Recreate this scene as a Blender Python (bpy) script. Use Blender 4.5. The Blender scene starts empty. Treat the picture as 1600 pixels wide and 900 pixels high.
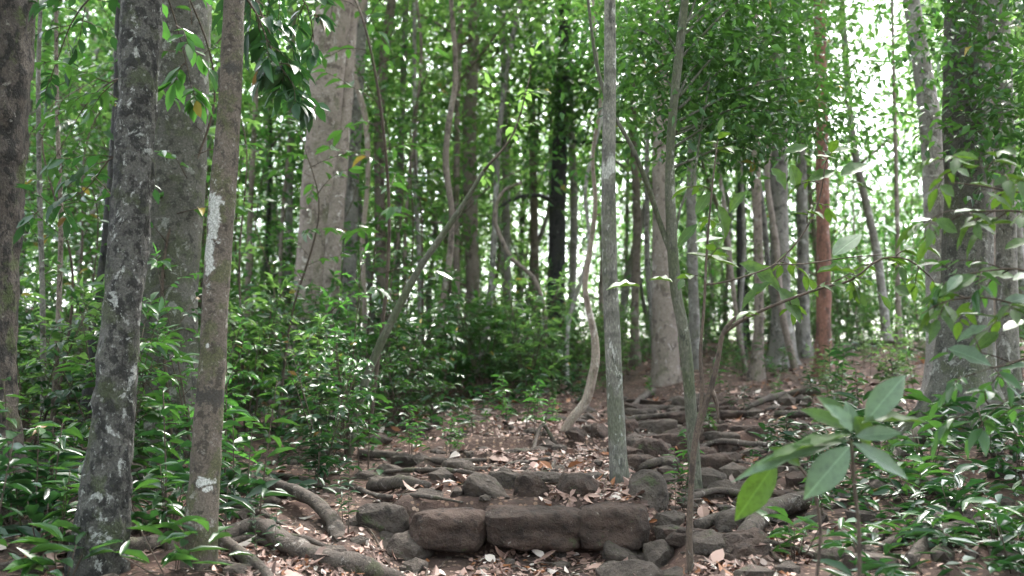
import bpy, math
import numpy as np

SC = bpy.context.scene
COL = SC.collection
RNG = np.random.default_rng(11)
PITCH = math.atan(200 / 1600)
CAMZ = 1.6
UP = np.array([0.0, 0.0, 1.0])


# ------------------------------------------------------------------ noise
def _hash(ix, iy, iz):
    h = (ix * 374761393 + iy * 668265263 + iz * 1440662683) & 0xFFFFFFFF
    h = ((h ^ (h >> 13)) * 1274126177) & 0xFFFFFFFF
    h = h ^ (h >> 16)
    return (h & 0xFFFF) / 65535.0


def vnoise(x, y, z=0.0):
    x, y, z = np.broadcast_arrays(np.asarray(x, float), np.asarray(y, float), np.asarray(z, float))
    ix, iy, iz = np.floor(x).astype(np.int64), np.floor(y).astype(np.int64), np.floor(z).astype(np.int64)
    fx, fy, fz = x - ix, y - iy, z - iz
    fx, fy, fz = [f * f * (3 - 2 * f) for f in (fx, fy, fz)]
    out = 0
    for dx in (0, 1):
        for dy in (0, 1):
            for dz in (0, 1):
                w = (fx if dx else 1 - fx) * (fy if dy else 1 - fy) * (fz if dz else 1 - fz)
                out = out + w * _hash(ix + dx, iy + dy, iz + dz)
    return out * 2 - 1


def fbm(x, y, z=0.0, oct=4):
    s, a = 0, 0.5
    for k in range(oct):
        s = s + a * vnoise(x * 2 ** k + 17.3 * k, y * 2 ** k - 9.1 * k, np.asarray(z) * 2 ** k + 3.7 * k)
        a *= 0.5
    return s


def sst(a, b, x):
    t = np.clip((x - a) / (b - a), 0, 1)
    return t * t * (3 - 2 * t)


# ------------------------------------------------------------------ ground
_py = np.array([-400, -60, -12, -5, 0, 3, 4.9, 6.0, 7.0, 9, 12, 15, 18, 20, 24, 30, 45, 80, 160, 420])
_pz = np.array([-40, -8.0, -3.0, -2.3, -1.6, -1.06, -0.80, -0.65, -0.52, -0.28, 0.08, 0.48, 0.95, 1.3, 1.8, 2.0, 1.4, -3, -10, -30]) + CAMZ
_ty = np.arange(-60, 120, 0.05)
_tz = np.interp(_ty, _py, _pz)
_k = np.ones(21) / 21
_tz[20:-20] = np.convolve(_tz, _k, mode='same')[20:-20]


def base_z(y):
    return np.where((y > -55) & (y < 115), np.interp(y, _ty, _tz), np.interp(y, _py, _pz))


def G(x, y):
    x = np.asarray(x, float)
    y = np.asarray(y, float)
    z = base_z(y)
    m = sst(-0.85, -0.62, x) * (1 - sst(0.80, 1.0, x))
    st = -0.14 * sst(4.6, 5.7, y) * (1 - sst(6.15, 6.3, y)) + 0.13 * sst(6.15, 6.3, y) * (1 - sst(6.6, 8.2, y))
    z = z + m * st
    z = z + 0.115 * np.clip(x - 1.6, 0, 6) * sst(3.0, 6.5, y) * (1 - sst(14, 22, y))
    z = z + 0.35 * np.exp(-((x + 1.5) / 2.4) ** 2 - ((y - 16.5) / 3.5) ** 2)
    z = z + 0.12 * np.clip(-x - 5, 0, 20) * sst(4, 9, y) * (1 - sst(30, 50, y))
    near = np.exp(-np.clip(y - 9, 0, 200) / 9.0)
    # rough terrace steps worn into the slope
    tx = y * 1.15 + 0.5 * fbm(x * 0.8, y * 0.8, 3.1, 2)
    fr = tx - np.floor(tx)
    path = sst(-1.1, -0.3, x) * (1 - sst(2.2, 3.2, x)) * sst(7.0, 7.6, y)
    z = z + path * 0.11 * (sst(0.0, 0.18, fr) - fr) * near
    z = z + 0.10 * fbm(x * 0.7, y * 0.7, 1.0, 2)
    z = z + near * (0.055 * fbm(x * 3.1, y * 3.1, 5.0, 3) * (1 - 0.6 * m) + 0.03 * fbm(x * 9, y * 9, 7.0, 2))
    return z


def g1(x, y):
    return float(G(x, y))


def P(px, py, Y):
    a = (px - 800) / 1600
    b = (450 - py) / 1600
    dy = math.cos(PITCH) - b * math.sin(PITCH)
    dz = math.sin(PITCH) + b * math.cos(PITCH)
    return np.array([a / dy * Y, Y, CAMZ + dz / dy * Y])


def to_px(p):
    y = p[1] * math.cos(PITCH) + (p[2] - CAMZ) * math.sin(PITCH)
    u = -p[1] * math.sin(PITCH) + (p[2] - CAMZ) * math.cos(PITCH)
    return 800 + 1600 * p[0] / y, 450 - 1600 * u / y


def gp(px, py):
    """the point of the ground seen at a pixel"""
    Y = np.arange(1.5, 40, 0.02)
    a = (px - 800) / 1600
    b = (450 - py) / 1600
    dy = math.cos(PITCH) - b * math.sin(PITCH)
    dz = math.sin(PITCH) + b * math.cos(PITCH)
    zz = CAMZ + dz / dy * Y
    xx = a / dy * Y
    below = np.where(zz <= G(xx, Y))[0]
    k = below[0] if len(below) else len(Y) - 1
    return np.array([xx[k], Y[k], g1(xx[k], Y[k])])


# ------------------------------------------------------------------ mesh helpers
class MB:
    def __init__(self):
        self.v, self.f, self.uv, self.n = [], [], [], 0

    def add(self, v, *faces, uv=None):
        v = np.asarray(v, float)
        for f in faces:
            f = np.asarray(f, np.int64)
            if len(f):
                self.f.append(f + self.n)
        self.v.append(v)
        self.uv.append(np.zeros((len(v), 2)) if uv is None else uv)
        self.n += len(v)
        return self

    def mesh(self, name, mat, loc=(0, 0, 0), smooth=True, uv=False):
        v = np.concatenate(self.v) - np.asarray(loc, float)
        me = bpy.data.meshes.new(name)
        me.vertices.add(len(v))
        me.vertices.foreach_set('co', v.astype(np.float32).ravel())
        idx = np.concatenate([f.ravel() for f in self.f]).astype(np.int32)
        tot = np.concatenate([np.full(len(f), f.shape[1]) for f in self.f]).astype(np.int32)
        start = np.concatenate([[0], np.cumsum(tot)[:-1]]).astype(np.int32)
        me.loops.add(len(idx))
        me.loops.foreach_set('vertex_index', idx)
        me.polygons.add(len(tot))
        me.polygons.foreach_set('loop_start', start)
        me.polygons.foreach_set('loop_total', tot)
        me.polygons.foreach_set('use_smooth', np.full(len(tot), smooth))
        if uv:
            lay = me.uv_layers.new(name='UVMap')
            lay.data.foreach_set('uv', np.concatenate(self.uv)[idx].astype(np.float32).ravel())
        me.materials.append(mat)
        me.update()
        me.validate()
        return me

    def obj(self, name, mat, parent=None, loc=(0, 0, 0), smooth=True, uv=False):
        """mesh in world coordinates, origin at LOC; under PARENT (an Empty at LOC) when given"""
        o = bpy.data.objects.new(name, self.mesh(name, mat, loc, smooth, uv))
        COL.objects.link(o)
        if parent is not None:
            o.parent = parent
        else:
            o.location = loc
        return o


def tag(o, label=None, cat=None, group=None, kind=None):
    if label:
        o['label'] = label
    if cat:
        o['category'] = cat
    if group:
        o['group'] = group
    if kind:
        o['kind'] = kind
    return o


def thing(name, label, cat, loc, group=None):
    o = bpy.data.objects.new(name, None)
    COL.objects.link(o)
    o.location = loc
    o.empty_display_size = 0.2
    return tag(o, label, cat, group)


def unit(v):
    v = np.asarray(v, float)
    return v / np.maximum(np.linalg.norm(v, axis=-1, keepdims=True), 1e-9)


def resample(pts, rad, step):
    pts = np.asarray(pts, float)
    rad = np.asarray(rad, float)
    ext = np.vstack([2 * pts[0] - pts[1], pts, 2 * pts[-1] - pts[-2]])
    P_, R_ = [], []
    for i in range(len(pts) - 1):
        p0, p1, p2, p3 = ext[i:i + 4]
        l0, l1, l2 = [max(1e-6, np.linalg.norm(q)) for q in (p1 - p0, p2 - p1, p3 - p2)]
        m1 = (p2 - p0) / (l0 + l1) * l1
        m2 = (p3 - p1) / (l1 + l2) * l1
        n = max(1, int(math.ceil(l1 / step)))
        for t in np.arange(n) / n:
            P_.append((2 * t ** 3 - 3 * t * t + 1) * p1 + (t ** 3 - 2 * t * t + t) * m1 + (3 * t * t - 2 * t ** 3) * p2 + (t ** 3 - t * t) * m2)
            R_.append(rad[i] + (rad[i + 1] - rad[i]) * t)
    P_.append(pts[-1])
    R_.append(rad[-1])
    return np.array(P_), np.array(R_)


def tube(pts, rad, nseg=8, step=0.15, lump=0.0, lf=6.0, flute=None, flare=None, seed=0.0, wob=0.0):
    """a tapering, uneven limb. flute=(lobes, depth); flare=(amount, height, lobes)"""
    p, r = resample(pts, rad, step)
    if wob:
        s = np.arange(len(p)) * step
        p = p + wob * np.stack([vnoise(s * 0.9, seed, 1.5), vnoise(s * 0.9, seed, 8.5), 0 * s], 1) * sst(0, 0.6, s)[:, None]
    d = unit(np.gradient(p, axis=0)) if len(p) > 1 else np.array([[0, 0, 1.0]])
    ref = np.array([0.0, 1.0, 0.0]) if abs(d[:, 1]).mean() < 0.7 else np.array([1.0, 0.0, 0.0])
    s1 = unit(np.cross(d, ref))
    s2 = np.cross(s1, d)
    th = np.linspace(0, 2 * np.pi, nseg, endpoint=False)
    c, s = np.cos(th), np.sin(th)
    L = np.concatenate([[0], np.cumsum(np.linalg.norm(np.diff(p, axis=0), axis=1))])
    k = np.ones((len(p), nseg))
    if flute:
        k += flute[1] * np.cos(flute[0] * th[None] + 1.3 * vnoise(L * 0.7, seed, 2.0)[:, None] + seed)
    if flare:
        e = np.exp(-np.clip(L - 0.15, 0, None) / flare[1])[:, None]
        k += flare[0] * e * (1 + 0.75 * np.cos(flare[2] * th[None] + seed + 0.6 * np.sin(th[None] * 2 + seed)))
    rr = r[:, None] * k
    q = p[:, None] + rr[..., None] * (c[None, :, None] * s1[:, None] + s[None, :, None] * s2[:, None])
    if lump:
        rm = r.mean()
        nz = fbm(q[..., 0] * lf, q[..., 1] * lf, q[..., 2] * lf * 0.5 + seed, 3)
        q = p[:, None] + (q - p[:, None]) * (1 + lump * nz[..., None] * 2)
    n = len(p)
    a = np.arange(n - 1)[:, None] * nseg + np.arange(nseg)[None]
    b = np.arange(n - 1)[:, None] * nseg + (np.arange(nseg)[None] + 1) % nseg
    f = np.stack([a, b, b + nseg, a + nseg], -1).reshape(-1, 4)
    v = q.reshape(-1, 3)
    v = np.vstack([v, p[-1], p[0]])
    top = (n - 1) * nseg
    i = np.arange(nseg)
    cap = np.stack([top + i, top + (i + 1) % nseg, np.full(nseg, n * nseg)], -1)
    cap0 = np.stack([(i + 1) % nseg, i, np.full(nseg, n * nseg + 1)], -1)
    return v, f, np.vstack([cap, cap0])


# leaf templates: (u along, v across, h lift) and faces
def _tmpl(rows, wid, fold, curl):
    u = [0.0]
    v = [0.0]
    h = [0.0]
    tri, quad = [], []
    for k, (uu, ww) in enumerate(zip(rows, wid)):
        for s in (-1, 0, 1):
            u.append(uu)
            v.append(s * ww)
            h.append(fold * abs(s) * ww - curl * uu * uu)
    u.append(1.0)
    v.append(0.0)
    h.append(-curl)
    tri += [(0, 2, 1), (0, 3, 2)]
    for k in range(len(rows) - 1):
        a = 1 + 3 * k
        quad += [(a, a + 1, a + 4, a + 3), (a + 1, a + 2, a + 5, a + 4)]
    a = 1 + 3 * (len(rows) - 1)
    t = len(u) - 1
    tri += [(a, a + 1, t), (a + 1, a + 2, t)]
    return np.array(u), np.array(v), np.array(h), np.array(tri), np.array(quad) if quad else np.zeros((0, 4), int)


T_LOW = (np.array([0, .42, .42, 1.0]), np.array([0, -1, 1, 0.0]), np.array([0, .10, .10, -.10]), np.array([(0, 3, 1), (0, 2, 3)]), np.zeros((0, 4), int))
T_MID = _tmpl([.12, .4, .72], [.5, 1.0, .72], .10, .16)
_T = _tmpl([.05, .14, .26, .4, .54, .68, .8, .9, .96], [.22, .52, .82, .98, 1.0, .86, .6, .3, .12], .09, .2)

T_HI = (_T[0], _T[1], _T[2] + .036 * np.sin(_T[0] * 17 + 1.3 * _T[1]) * np.abs(_T[1]), _T[3], _T[4])


def leaves(mb, pos, d, nrm, L, W, t=T_LOW, curl=1.0):
    pos, d, nrm = np.asarray(pos, float), unit(d), np.asarray(nrm, float)
    N = len(pos)
    L = np.broadcast_to(np.asarray(L, float), (N,))
    W = np.broadcast_to(np.asarray(W, float), (N,))
    side = unit(np.cross(d, nrm))
    n = np.cross(side, d)
    u, v, h, tri, quad = t
    K = len(u)
    cv = np.broadcast_to(np.asarray(curl, float), (N,))
    q = (pos[:, None] + d[:, None] * (u[None] * L[:, None])[..., None]
         + side[:, None] * (v[None] * W[:, None] * .5)[..., None]
         + n[:, None] * (h[None] * (L * cv)[:, None])[..., None])
    off = (np.arange(N) * K)[:, None, None]
    fs = [(tri[None] + off).reshape(-1, 3)]
    if len(quad):
        fs.append((quad[None] + off).reshape(-1, 4))
    uv = np.stack([np.tile(u, N), np.tile(v, N) * .5 + .5], 1)
    mb.add(q.reshape(-1, 3), *fs, uv=uv)


class Leafset:
    def __init__(self):
        self.p, self.d, self.n, self.L, self.W = [], [], [], [], []

    def add(self, p, d, n, L, W):
        self.p.append(p)
        self.d.append(d)
        self.n.append(n)
        self.L.append(L)
        self.W.append(W)

    def into(self, mb, t, rng, curl=(0.3, 1.6)):
        leaves(mb, np.array(self.p), np.array(self.d), np.array(self.n), np.array(self.L), np.array(self.W), t, rng.uniform(*curl, len(self.p)))


def spray(wood, ls, main, r0, rng, twigs=8, tl=0.4, per=6, L=0.09, asp=0.42, start=0.25, nseg=5, droop=0.15, lift=0.25, tr=0.003, r1=0.3):
    """a stem with side twigs and alternate leaves along them"""
    main = np.asarray(main, float)
    wood.add(*tube(main, np.linspace(r0, r0 * r1, len(main)), nseg, 0.12))
    seg = np.linalg.norm(np.diff(main, axis=0), axis=1)
    cs = np.concatenate([[0], np.cumsum(seg)])
    az = rng.uniform(0, 6.28)
    for i in range(twigs + 1):
        last = i == twigs
        t = 1.0 if last else start + (1 - start) * (i + rng.uniform(0, 1)) / twigs
        s = t * cs[-1]
        k = min(np.searchsorted(cs, s, side='right') - 1, len(seg) - 1)
        b = main[k] + (main[k + 1] - main[k]) * ((s - cs[k]) / seg[k])
        tan = unit(main[k + 1] - main[k])
        az += 2.4 + rng.normal(0, 0.4)
        rad = np.array([math.cos(az), math.sin(az), 0])
        rad = unit(rad - tan * rad.dot(tan))
        d = unit(tan * (1.2 if last else 0.45) + rad * (0.2 if last else 1) + UP * lift)
        ll = tl * rng.uniform(0.6, 1.25) * (0.6 if last else 1) * (1 - 0.35 * t)
        n = max(3, int(per * rng.uniform(.7, 1.3)))
        q = [b]
        dd = d.copy()
        for j in range(4):
            dd = unit(dd - UP * droop * 0.6 + rng.normal(0, .12, 3))
            q.append(q[-1] + dd * ll / 4)
        q = np.array(q)
        wood.add(*tube(q, np.linspace(tr * 1.3, tr * .6, 5), 3, 0.15))
        for j in range(n):
            u = (0.2 + 0.8 * (j + .5) / n) * 4
            kk = min(int(u), 3)
            pp = q[kk] + (q[kk + 1] - q[kk]) * (u - kk)
            td = unit(q[kk + 1] - q[kk])
            sd = unit(np.cross(td, UP) + 1e-6) * (1 if j % 2 else -1)
            ld = unit(td * 0.7 + sd * rng.uniform(.5, 1.1) - UP * rng.uniform(-.1, .55))
            le = L * rng.uniform(.55, 1.25)
            ls.add(pp, ld, UP + rng.normal(0, .35, 3), le, le * asp * rng.uniform(.8, 1.2))
        ls.add(q[-1], unit(dd - UP * .2), UP + rng.normal(0, .35, 3), L * rng.uniform(.8, 1.3), L * asp)


# ------------------------------------------------------------------ materials
class NT:
    def __init__(self, name):
        m = bpy.data.materials.new(name)
        m.use_nodes = True
        self.m, self.t = m, m.node_tree
        self.t.nodes.clear()
        self.out = self.t.nodes.new('ShaderNodeOutputMaterial')

    def n(self, typ, **kw):
        nd = self.t.nodes.new(typ)
        for k, v in kw.items():
            setattr(nd, k, v)
        return nd

    def l(self, a, b):
        self.t.links.new(a, b)

    def setin(self, sock, val):
        if isinstance(val, bpy.types.NodeSocket):
            self.l(val, sock)
        elif isinstance(val, (tuple, list)) and len(val) == 3 and sock.type == 'RGBA':
            sock.default_value = (*val, 1)
        else:
            sock.default_value = val

    def math(self, op, a, b=0.0, c=None, clamp=False):
        nd = self.n('ShaderNodeMath', operation=op, use_clamp=clamp)
        self.setin(nd.inputs[0], a)
        self.setin(nd.inputs[1], b)
        if c is not None:
            self.setin(nd.inputs[2], c)
        return nd.outputs[0]

    def noise(self, vec, scale, detail=3, rough=.55, dist=0.0):
        nd = self.n('ShaderNodeTexNoise')
        if vec is not None:
            self.l(vec, nd.inputs['Vector'])
        nd.inputs['Scale'].default_value = scale
        nd.inputs['Detail'].default_value = detail
        nd.inputs['Roughness'].default_value = rough
        nd.inputs['Distortion'].default_value = dist
        return nd.outputs[0]

    def ramp(self, fac, lo, hi):
        nd = self.n('ShaderNodeMapRange', interpolation_type='SMOOTHSTEP')
        self.setin(nd.inputs['Value'], fac)
        nd.inputs['From Min'].default_value = lo
        nd.inputs['From Max'].default_value = hi
        return nd.outputs[0]

    def mix(self, fac, a, b):
        nd = self.n('ShaderNodeMix', data_type='RGBA')
        self.setin(nd.inputs[0], fac)
        self.setin(nd.inputs[6], a)
        self.setin(nd.inputs[7], b)
        return nd.outputs[2]

    def coords(self, stretch=1.0, rand=True):
        tc = self.n('ShaderNodeTexCoord')
        v = tc.outputs['Object']
        self.rawcoord = v
        if stretch != 1.0:
            mp = self.n('ShaderNodeMapping')
            mp.inputs['Scale'].default_value = (1, 1, stretch)
            self.l(v, mp.inputs['Vector'])
            v = mp.outputs[0]
        if rand:
            oi = self.n('ShaderNodeObjectInfo')
            cm = self.n('ShaderNodeVectorMath', operation='SCALE')
            cm.inputs[0].default_value = (31.7, 17.1, 43.3)
            self.l(oi.outputs['Random'], cm.inputs['Scale'])
            ad = self.n('ShaderNodeVectorMath', operation='ADD')
            self.l(v, ad.inputs[0])
            self.l(cm.outputs[0], ad.inputs[1])
            v = ad.outputs[0]
        return v

    def surf(self, col, rough, bump=None, spec=.35, strength=.6, dist=.01):
        b = self.n('ShaderNodeBsdfPrincipled')
        self.setin(b.inputs['Base Color'], col)
        self.setin(b.inputs['Roughness'], rough)
        b.inputs['Specular IOR Level'].default_value = spec
        if bump is not None:
            bp = self.n('ShaderNodeBump')
            bp.inputs['Strength'].default_value = strength
            bp.inputs['Distance'].default_value = dist
            self.l(bump, bp.inputs['Height'])
            self.l(bp.outputs[0], b.inputs['Normal'])
        return b

    def done(self, sh):
        self.l(sh.outputs[0] if hasattr(sh, 'outputs') else sh, self.out.inputs['Surface'])
        return self.m


def bark(name, base, dark, pale, pale_amt=.3, dark_amt=.4, scale=1.0, moss=0.0, mosscol=(.07, .09, .03), bump=.012, stretch=.45, patches=(), bands=0.0):
    """trunk bark: mottled base, dark stains, lichen blotches of their own shape, moss"""
    t = NT(name)
    v = t.coords(stretch)
    big = t.noise(v, 2.2 * scale, 4, .6)
    med = t.noise(v, 9 * scale, 5, .65)
    fine = t.noise(v, 55 * scale, 4, .7)
    lich = t.noise(v, 5.5 * scale, 6, .7, .6)
    col = t.mix(t.ramp(big, .35, .65), base, tuple(.62 * a + .38 * b for a, b in zip(base, dark)))
    col = t.mix(t.math('MULTIPLY', t.ramp(med, .60 - .14 * dark_amt, .68 - .14 * dark_amt), .9), col, dark)
    if moss:
        ms = t.noise(v, 3.1 * scale, 5, .65)
        col = t.mix(t.math('MULTIPLY', t.ramp(ms, .60 - .2 * moss, .70 - .2 * moss), .75), col, mosscol)
    col = t.mix(t.math('MULTIPLY', t.ramp(lich, .66 - .22 * pale_amt, .69 - .22 * pale_amt), .85), col, pale)
    sp = t.noise(v, 21 * scale, 3, .6)
    col = t.mix(t.math('MULTIPLY', t.ramp(sp, .62, .67), .6 * min(1, pale_amt * 2.5)), col, pale)
    if bands:
        sx = t.n('ShaderNodeSeparateXYZ')
        t.l(t.rawcoord, sx.inputs[0])
        bn = t.n('ShaderNodeTexNoise', noise_dimensions='1D')
        t.l(sx.outputs['Z'], bn.inputs['W'])
        bn.inputs['Scale'].default_value = 7.0
        bn.inputs['Detail'].default_value = 3
        col = t.mix(t.math('MULTIPLY', t.ramp(bn.outputs[0], .5, .66), bands), col, dark)
    for (c, r, pc) in patches:
        sb = t.n('ShaderNodeVectorMath', operation='SUBTRACT')
        t.l(t.rawcoord, sb.inputs[0])
        sb.inputs[1].default_value = c
        dv = t.n('ShaderNodeVectorMath', operation='DIVIDE')
        t.l(sb.outputs[0], dv.inputs[0])
        dv.inputs[1].default_value = r
        ln = t.n('ShaderNodeVectorMath', operation='LENGTH')
        t.l(dv.outputs[0], ln.inputs[0])
        e = t.math('ADD', ln.outputs['Value'], t.math('MULTIPLY', t.math('SUBTRACT', t.noise(v, 19, 6, .75), .5), 4.2))
        col = t.mix(t.math('SUBTRACT', 1.0, t.ramp(e, .75, 1.1)), col, pc)
    col = t.mix(t.math('MULTIPLY', t.ramp(fine, .38, .60), .5), col, tuple(a * .55 for a in dark))
    vo = t.n('ShaderNodeTexVoronoi', feature='DISTANCE_TO_EDGE')
    t.l(v, vo.inputs['Vector'])
    vo.inputs['Scale'].default_value = 13 * scale
    h = t.math('ADD', t.math('MULTIPLY', med, .9), t.math('MULTIPLY', fine, .45))
    h = t.math('ADD', h, t.math('MULTIPLY', t.ramp(vo.outputs['Distance'], 0, .12), .10))
    return t.done(t.surf(col, .88, h, .25, .75, bump))


def leafmat(name, c1, c2, trans, tmix=.35, rough=.36, spec=.5, odd=None, oddamt=.03, under=1.25, vein=False, objvar=.35):
    t = NT(name)
    geo = t.n('ShaderNodeNewGeometry')
    isl = geo.outputs['Random Per Island']
    oi = t.n('ShaderNodeObjectInfo')
    col = t.mix(t.math('POWER', isl, 1.3), c1, c2)
    col = t.mix(t.math('MULTIPLY', oi.outputs['Random'], objvar), col, tuple(a * 1.25 for a in c2))
    tcol = t.mix(t.math('POWER', isl, 1.2), tuple(a * .6 for a in trans), tuple(a * 1.2 for a in trans))
    if odd is not None:
        r2 = t.math('FRACT', t.math('MULTIPLY', isl, 37.77))
        k = t.math('LESS_THAN', r2, oddamt)
        col = t.mix(k, col, odd)
        tcol = t.mix(k, tcol, odd)
    bump = None
    if vein:
        tcn = t.n('ShaderNodeTexCoord')
        bl = t.noise(tcn.outputs['Object'], 38, 5, .7)
        col = t.mix(t.math('MULTIPLY', t.ramp(bl, .45, .7), .55), col, tuple(.45 * a for a in c1))
        sp_ = t.noise(tcn.outputs['Object'], 95, 3, .6)
        col = t.mix(t.math('MULTIPLY', t.ramp(sp_, .68, .74), .7), col, (.10, .065, .03))
        tcol = t.mix(t.math('MULTIPLY', t.ramp(bl, .42, .68), .6), tcol, tuple(.3 * a for a in trans))
        uvn = t.n('ShaderNodeUVMap')
        sx = t.n('ShaderNodeSeparateXYZ')
        t.l(uvn.outputs[0], sx.inputs[0])
        ax = t.math('ABSOLUTE', t.math('SUBTRACT', sx.outputs['Y'], .5))
        mid = t.math('SUBTRACT', 1.0, t.ramp(ax, .008, .035))
        w = t.math('SUBTRACT', sx.outputs['X'], t.math('MULTIPLY', ax, .38))
        lat = t.ramp(t.math('ABSOLUTE', t.math('SUBTRACT', t.math('FRACT', t.math('MULTIPLY', w, 11.0)), .5)), .40, .5)
        vv = t.math('MAXIMUM', mid, t.math('MULTIPLY', lat, .2))
        col = t.mix(t.math('MULTIPLY', vv, .5), col, tuple(min(1, a * 2.2 + .03) for a in c2))
        bump = t.math('SUBTRACT', 1.0, vv)
    col = t.mix(t.math('MULTIPLY', geo.outputs['Backfacing'], .6), col, tuple(min(1, a * under * 1.3 + .012) for a in c2))
    rg = t.math('ADD', t.math('ADD', t.math('MULTIPLY', geo.outputs['Backfacing'], .2), rough), t.math('MULTIPLY', t.math('FRACT', t.math('MULTIPLY', isl, 91.7)), .25))
    b = t.surf(col, rg, bump, spec, .35, .004)
    tr = t.n('ShaderNodeBsdfTranslucent')
    t.l(tcol, tr.inputs['Color'])
    mx = t.n('ShaderNodeMixShader')
    mx.inputs[0].default_value = tmix
    t.l(b.outputs[0], mx.inputs[1])
    t.l(tr.outputs[0], mx.inputs[2])
    return t.done(mx.outputs[0])


def stone_mat(name, a, b, c, moss=.3):
    t = NT(name)
    v = t.coords(1.0)
    n1 = t.noise(v, 4, 5, .65)
    n2 = t.noise(v, 14, 5, .7)
    n3 = t.noise(v, 70, 4, .7)
    col = t.mix(t.ramp(n1, .35, .65), a, b)
    col = t.mix(t.math('MULTIPLY', t.ramp(n2, .5, .7), .8), col, c)
    gm = t.noise(v, 6.3, 5, .7)
    col = t.mix(t.math('MULTIPLY', t.ramp(gm, .66 - .15 * moss, .76 - .15 * moss), .7), col, (.055, .07, .03))
    pl = t.noise(v, 33, 3, .6)
    col = t.mix(t.math('MULTIPLY', t.ramp(pl, .66, .72), .35), col, (.3, .27, .24))
    h = t.math('ADD', t.math('MULTIPLY', n2, .8), t.math('MULTIPLY', n3, .4))
    return t.done(t.surf(col, .9, h, .25, 1.0, .045))


def soil_mat():
    t = NT('forest_soil')
    v = t.coords(1.0, False)
    n1 = t.noise(v, .9, 4, .6)
    n2 = t.noise(v, 7, 5, .7)
    n3 = t.noise(v, 45, 4, .7)
    col = t.mix(t.ramp(n1, .35, .65), (.055, .036, .030), (.088, .052, .042))
    col = t.mix(t.math('MULTIPLY', t.ramp(n2, .45, .7), .75), col, (.034, .025, .021))
    # crushed leaf bits lying in the earth
    vo = t.n('ShaderNodeTexVoronoi')
    t.l(v, vo.inputs['Vector'])
    vo.inputs['Scale'].default_value = 34
    sx = t.n('ShaderNodeSeparateXYZ')
    t.l(vo.outputs['Color'], sx.inputs[0])
    k = t.math('MULTIPLY', t.math('GREATER_THAN', sx.outputs['X'], .62), t.math('LESS_THAN', vo.outputs['Distance'], .017 * 34 * .75))
    bits = t.mix(sx.outputs['Y'], (.13, .075, .05), (.30, .21, .165))
    col = t.mix(t.math('MULTIPLY', k, .8), col, bits)
    h = t.math('ADD', t.math('MULTIPLY', n2, .8), t.math('MULTIPLY', n3, .5))
    h = t.math('ADD', h, t.math('MULTIPLY', k, .25))
    return t.done(t.surf(col, .92, h, .2, .9, .03))


def litter_mat():
    t = NT('dead_leaf')
    geo = t.n('ShaderNodeNewGeometry')
    isl = geo.outputs['Random Per Island']
    r2 = t.math('FRACT', t.math('MULTIPLY', isl, 53.13))
    col = t.mix(isl, (.06, .033, .026), (.31, .19, .155))
    col = t.mix(t.math('GREATER_THAN', r2, .90), col, (.48, .40, .36))
    col = t.mix(t.math('LESS_THAN', r2, .10), col, (.20, .075, .03))
    return t.done(t.surf(col, .6, None, .4))


M = {}
M['bark_mottled'] = bark('bark_mottled', (.085, .068, .058), (.018, .016, .015), (.21, .19, .17), .15, .8, 1.4, .2, bump=.025, stretch=.8)
M['bark_lichen'] = bark('bark_lichen', (.115, .108, .098), (.022, .021, .02), (.38, .38, .36), .34, .9, 2.0, .35, (.06, .07, .035), .035, stretch=.8)
M['bark_smooth_grey'] = bark('bark_smooth_grey', (.125, .115, .10), (.042, .04, .034), (.28, .275, .25), .36, .6, 1.5, .5, (.075, .082, .045), .018, stretch=.9)
M['bark_pinkish'] = bark('bark_pinkish', (.29, .235, .205), (.11, .085, .072), (.48, .43, .40), .30, .5, 1.3, .25, (.12, .115, .07), .018, stretch=.7)
M['bark_grey'] = bark('bark_grey', (.24, .218, .196), (.06, .055, .05), (.42, .40, .38), .34, .5, 1.5, .3, (.10, .105, .07), bump=.015, stretch=.7)
M['bark_brown'] = bark('bark_brown', (.25, .20, .17), (.06, .045, .038), (.36, .32, .29), .28, .5, 1.5, .25, bump=.015, stretch=.7)
M['bark_pale'] = bark('bark_pale', (.31, .28, .26), (.12, .105, .095), (.52, .49, .47), .5, .5, 1.4, .25, (.15, .155, .10), .015, stretch=.8)
M['bark_dark'] = bark('bark_dark', (.055, .05, .05), (.016, .016, .017), (.16, .155, .15), .25, .5, 1.5, .2, (.05, .055, .03), bump=.022, stretch=.7)
M['bark_red'] = bark('bark_red', (.24, .115, .085), (.085, .048, .038), (.32, .24, .21), .35, .6, 1.1, 0, bump=.018)
M['bark_green'] = bark('bark_green', (.13, .125, .095), (.045, .045, .035), (.30, .29, .25), .2, .4, 1.4, .6, (.075, .085, .045), .010)
M['bark_pole'] = bark('bark_pole', (.20, .185, .16), (.06, .057, .05), (.42, .41, .38), .38, .4, 1.6, .45, (.10, .105, .07), .012, bands=.5)
M['bark_twig'] = bark('bark_twig', (.11, .08, .062), (.04, .03, .025), (.2, .18, .16), .15, .4, 2.5, .1, bump=.004)
M['bark_vine'] = bark('bark_vine', (.33, .265, .22), (.14, .105, .085), (.5, .45, .41), .35, .3, 2.0, .1, bump=.008)
M['bark_root'] = bark('bark_root', (.105, .082, .07), (.032, .026, .022), (.24, .21, .19), .28, .5, 2.2, .35, (.065, .07, .035), .02, stretch=1.0)

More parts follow.
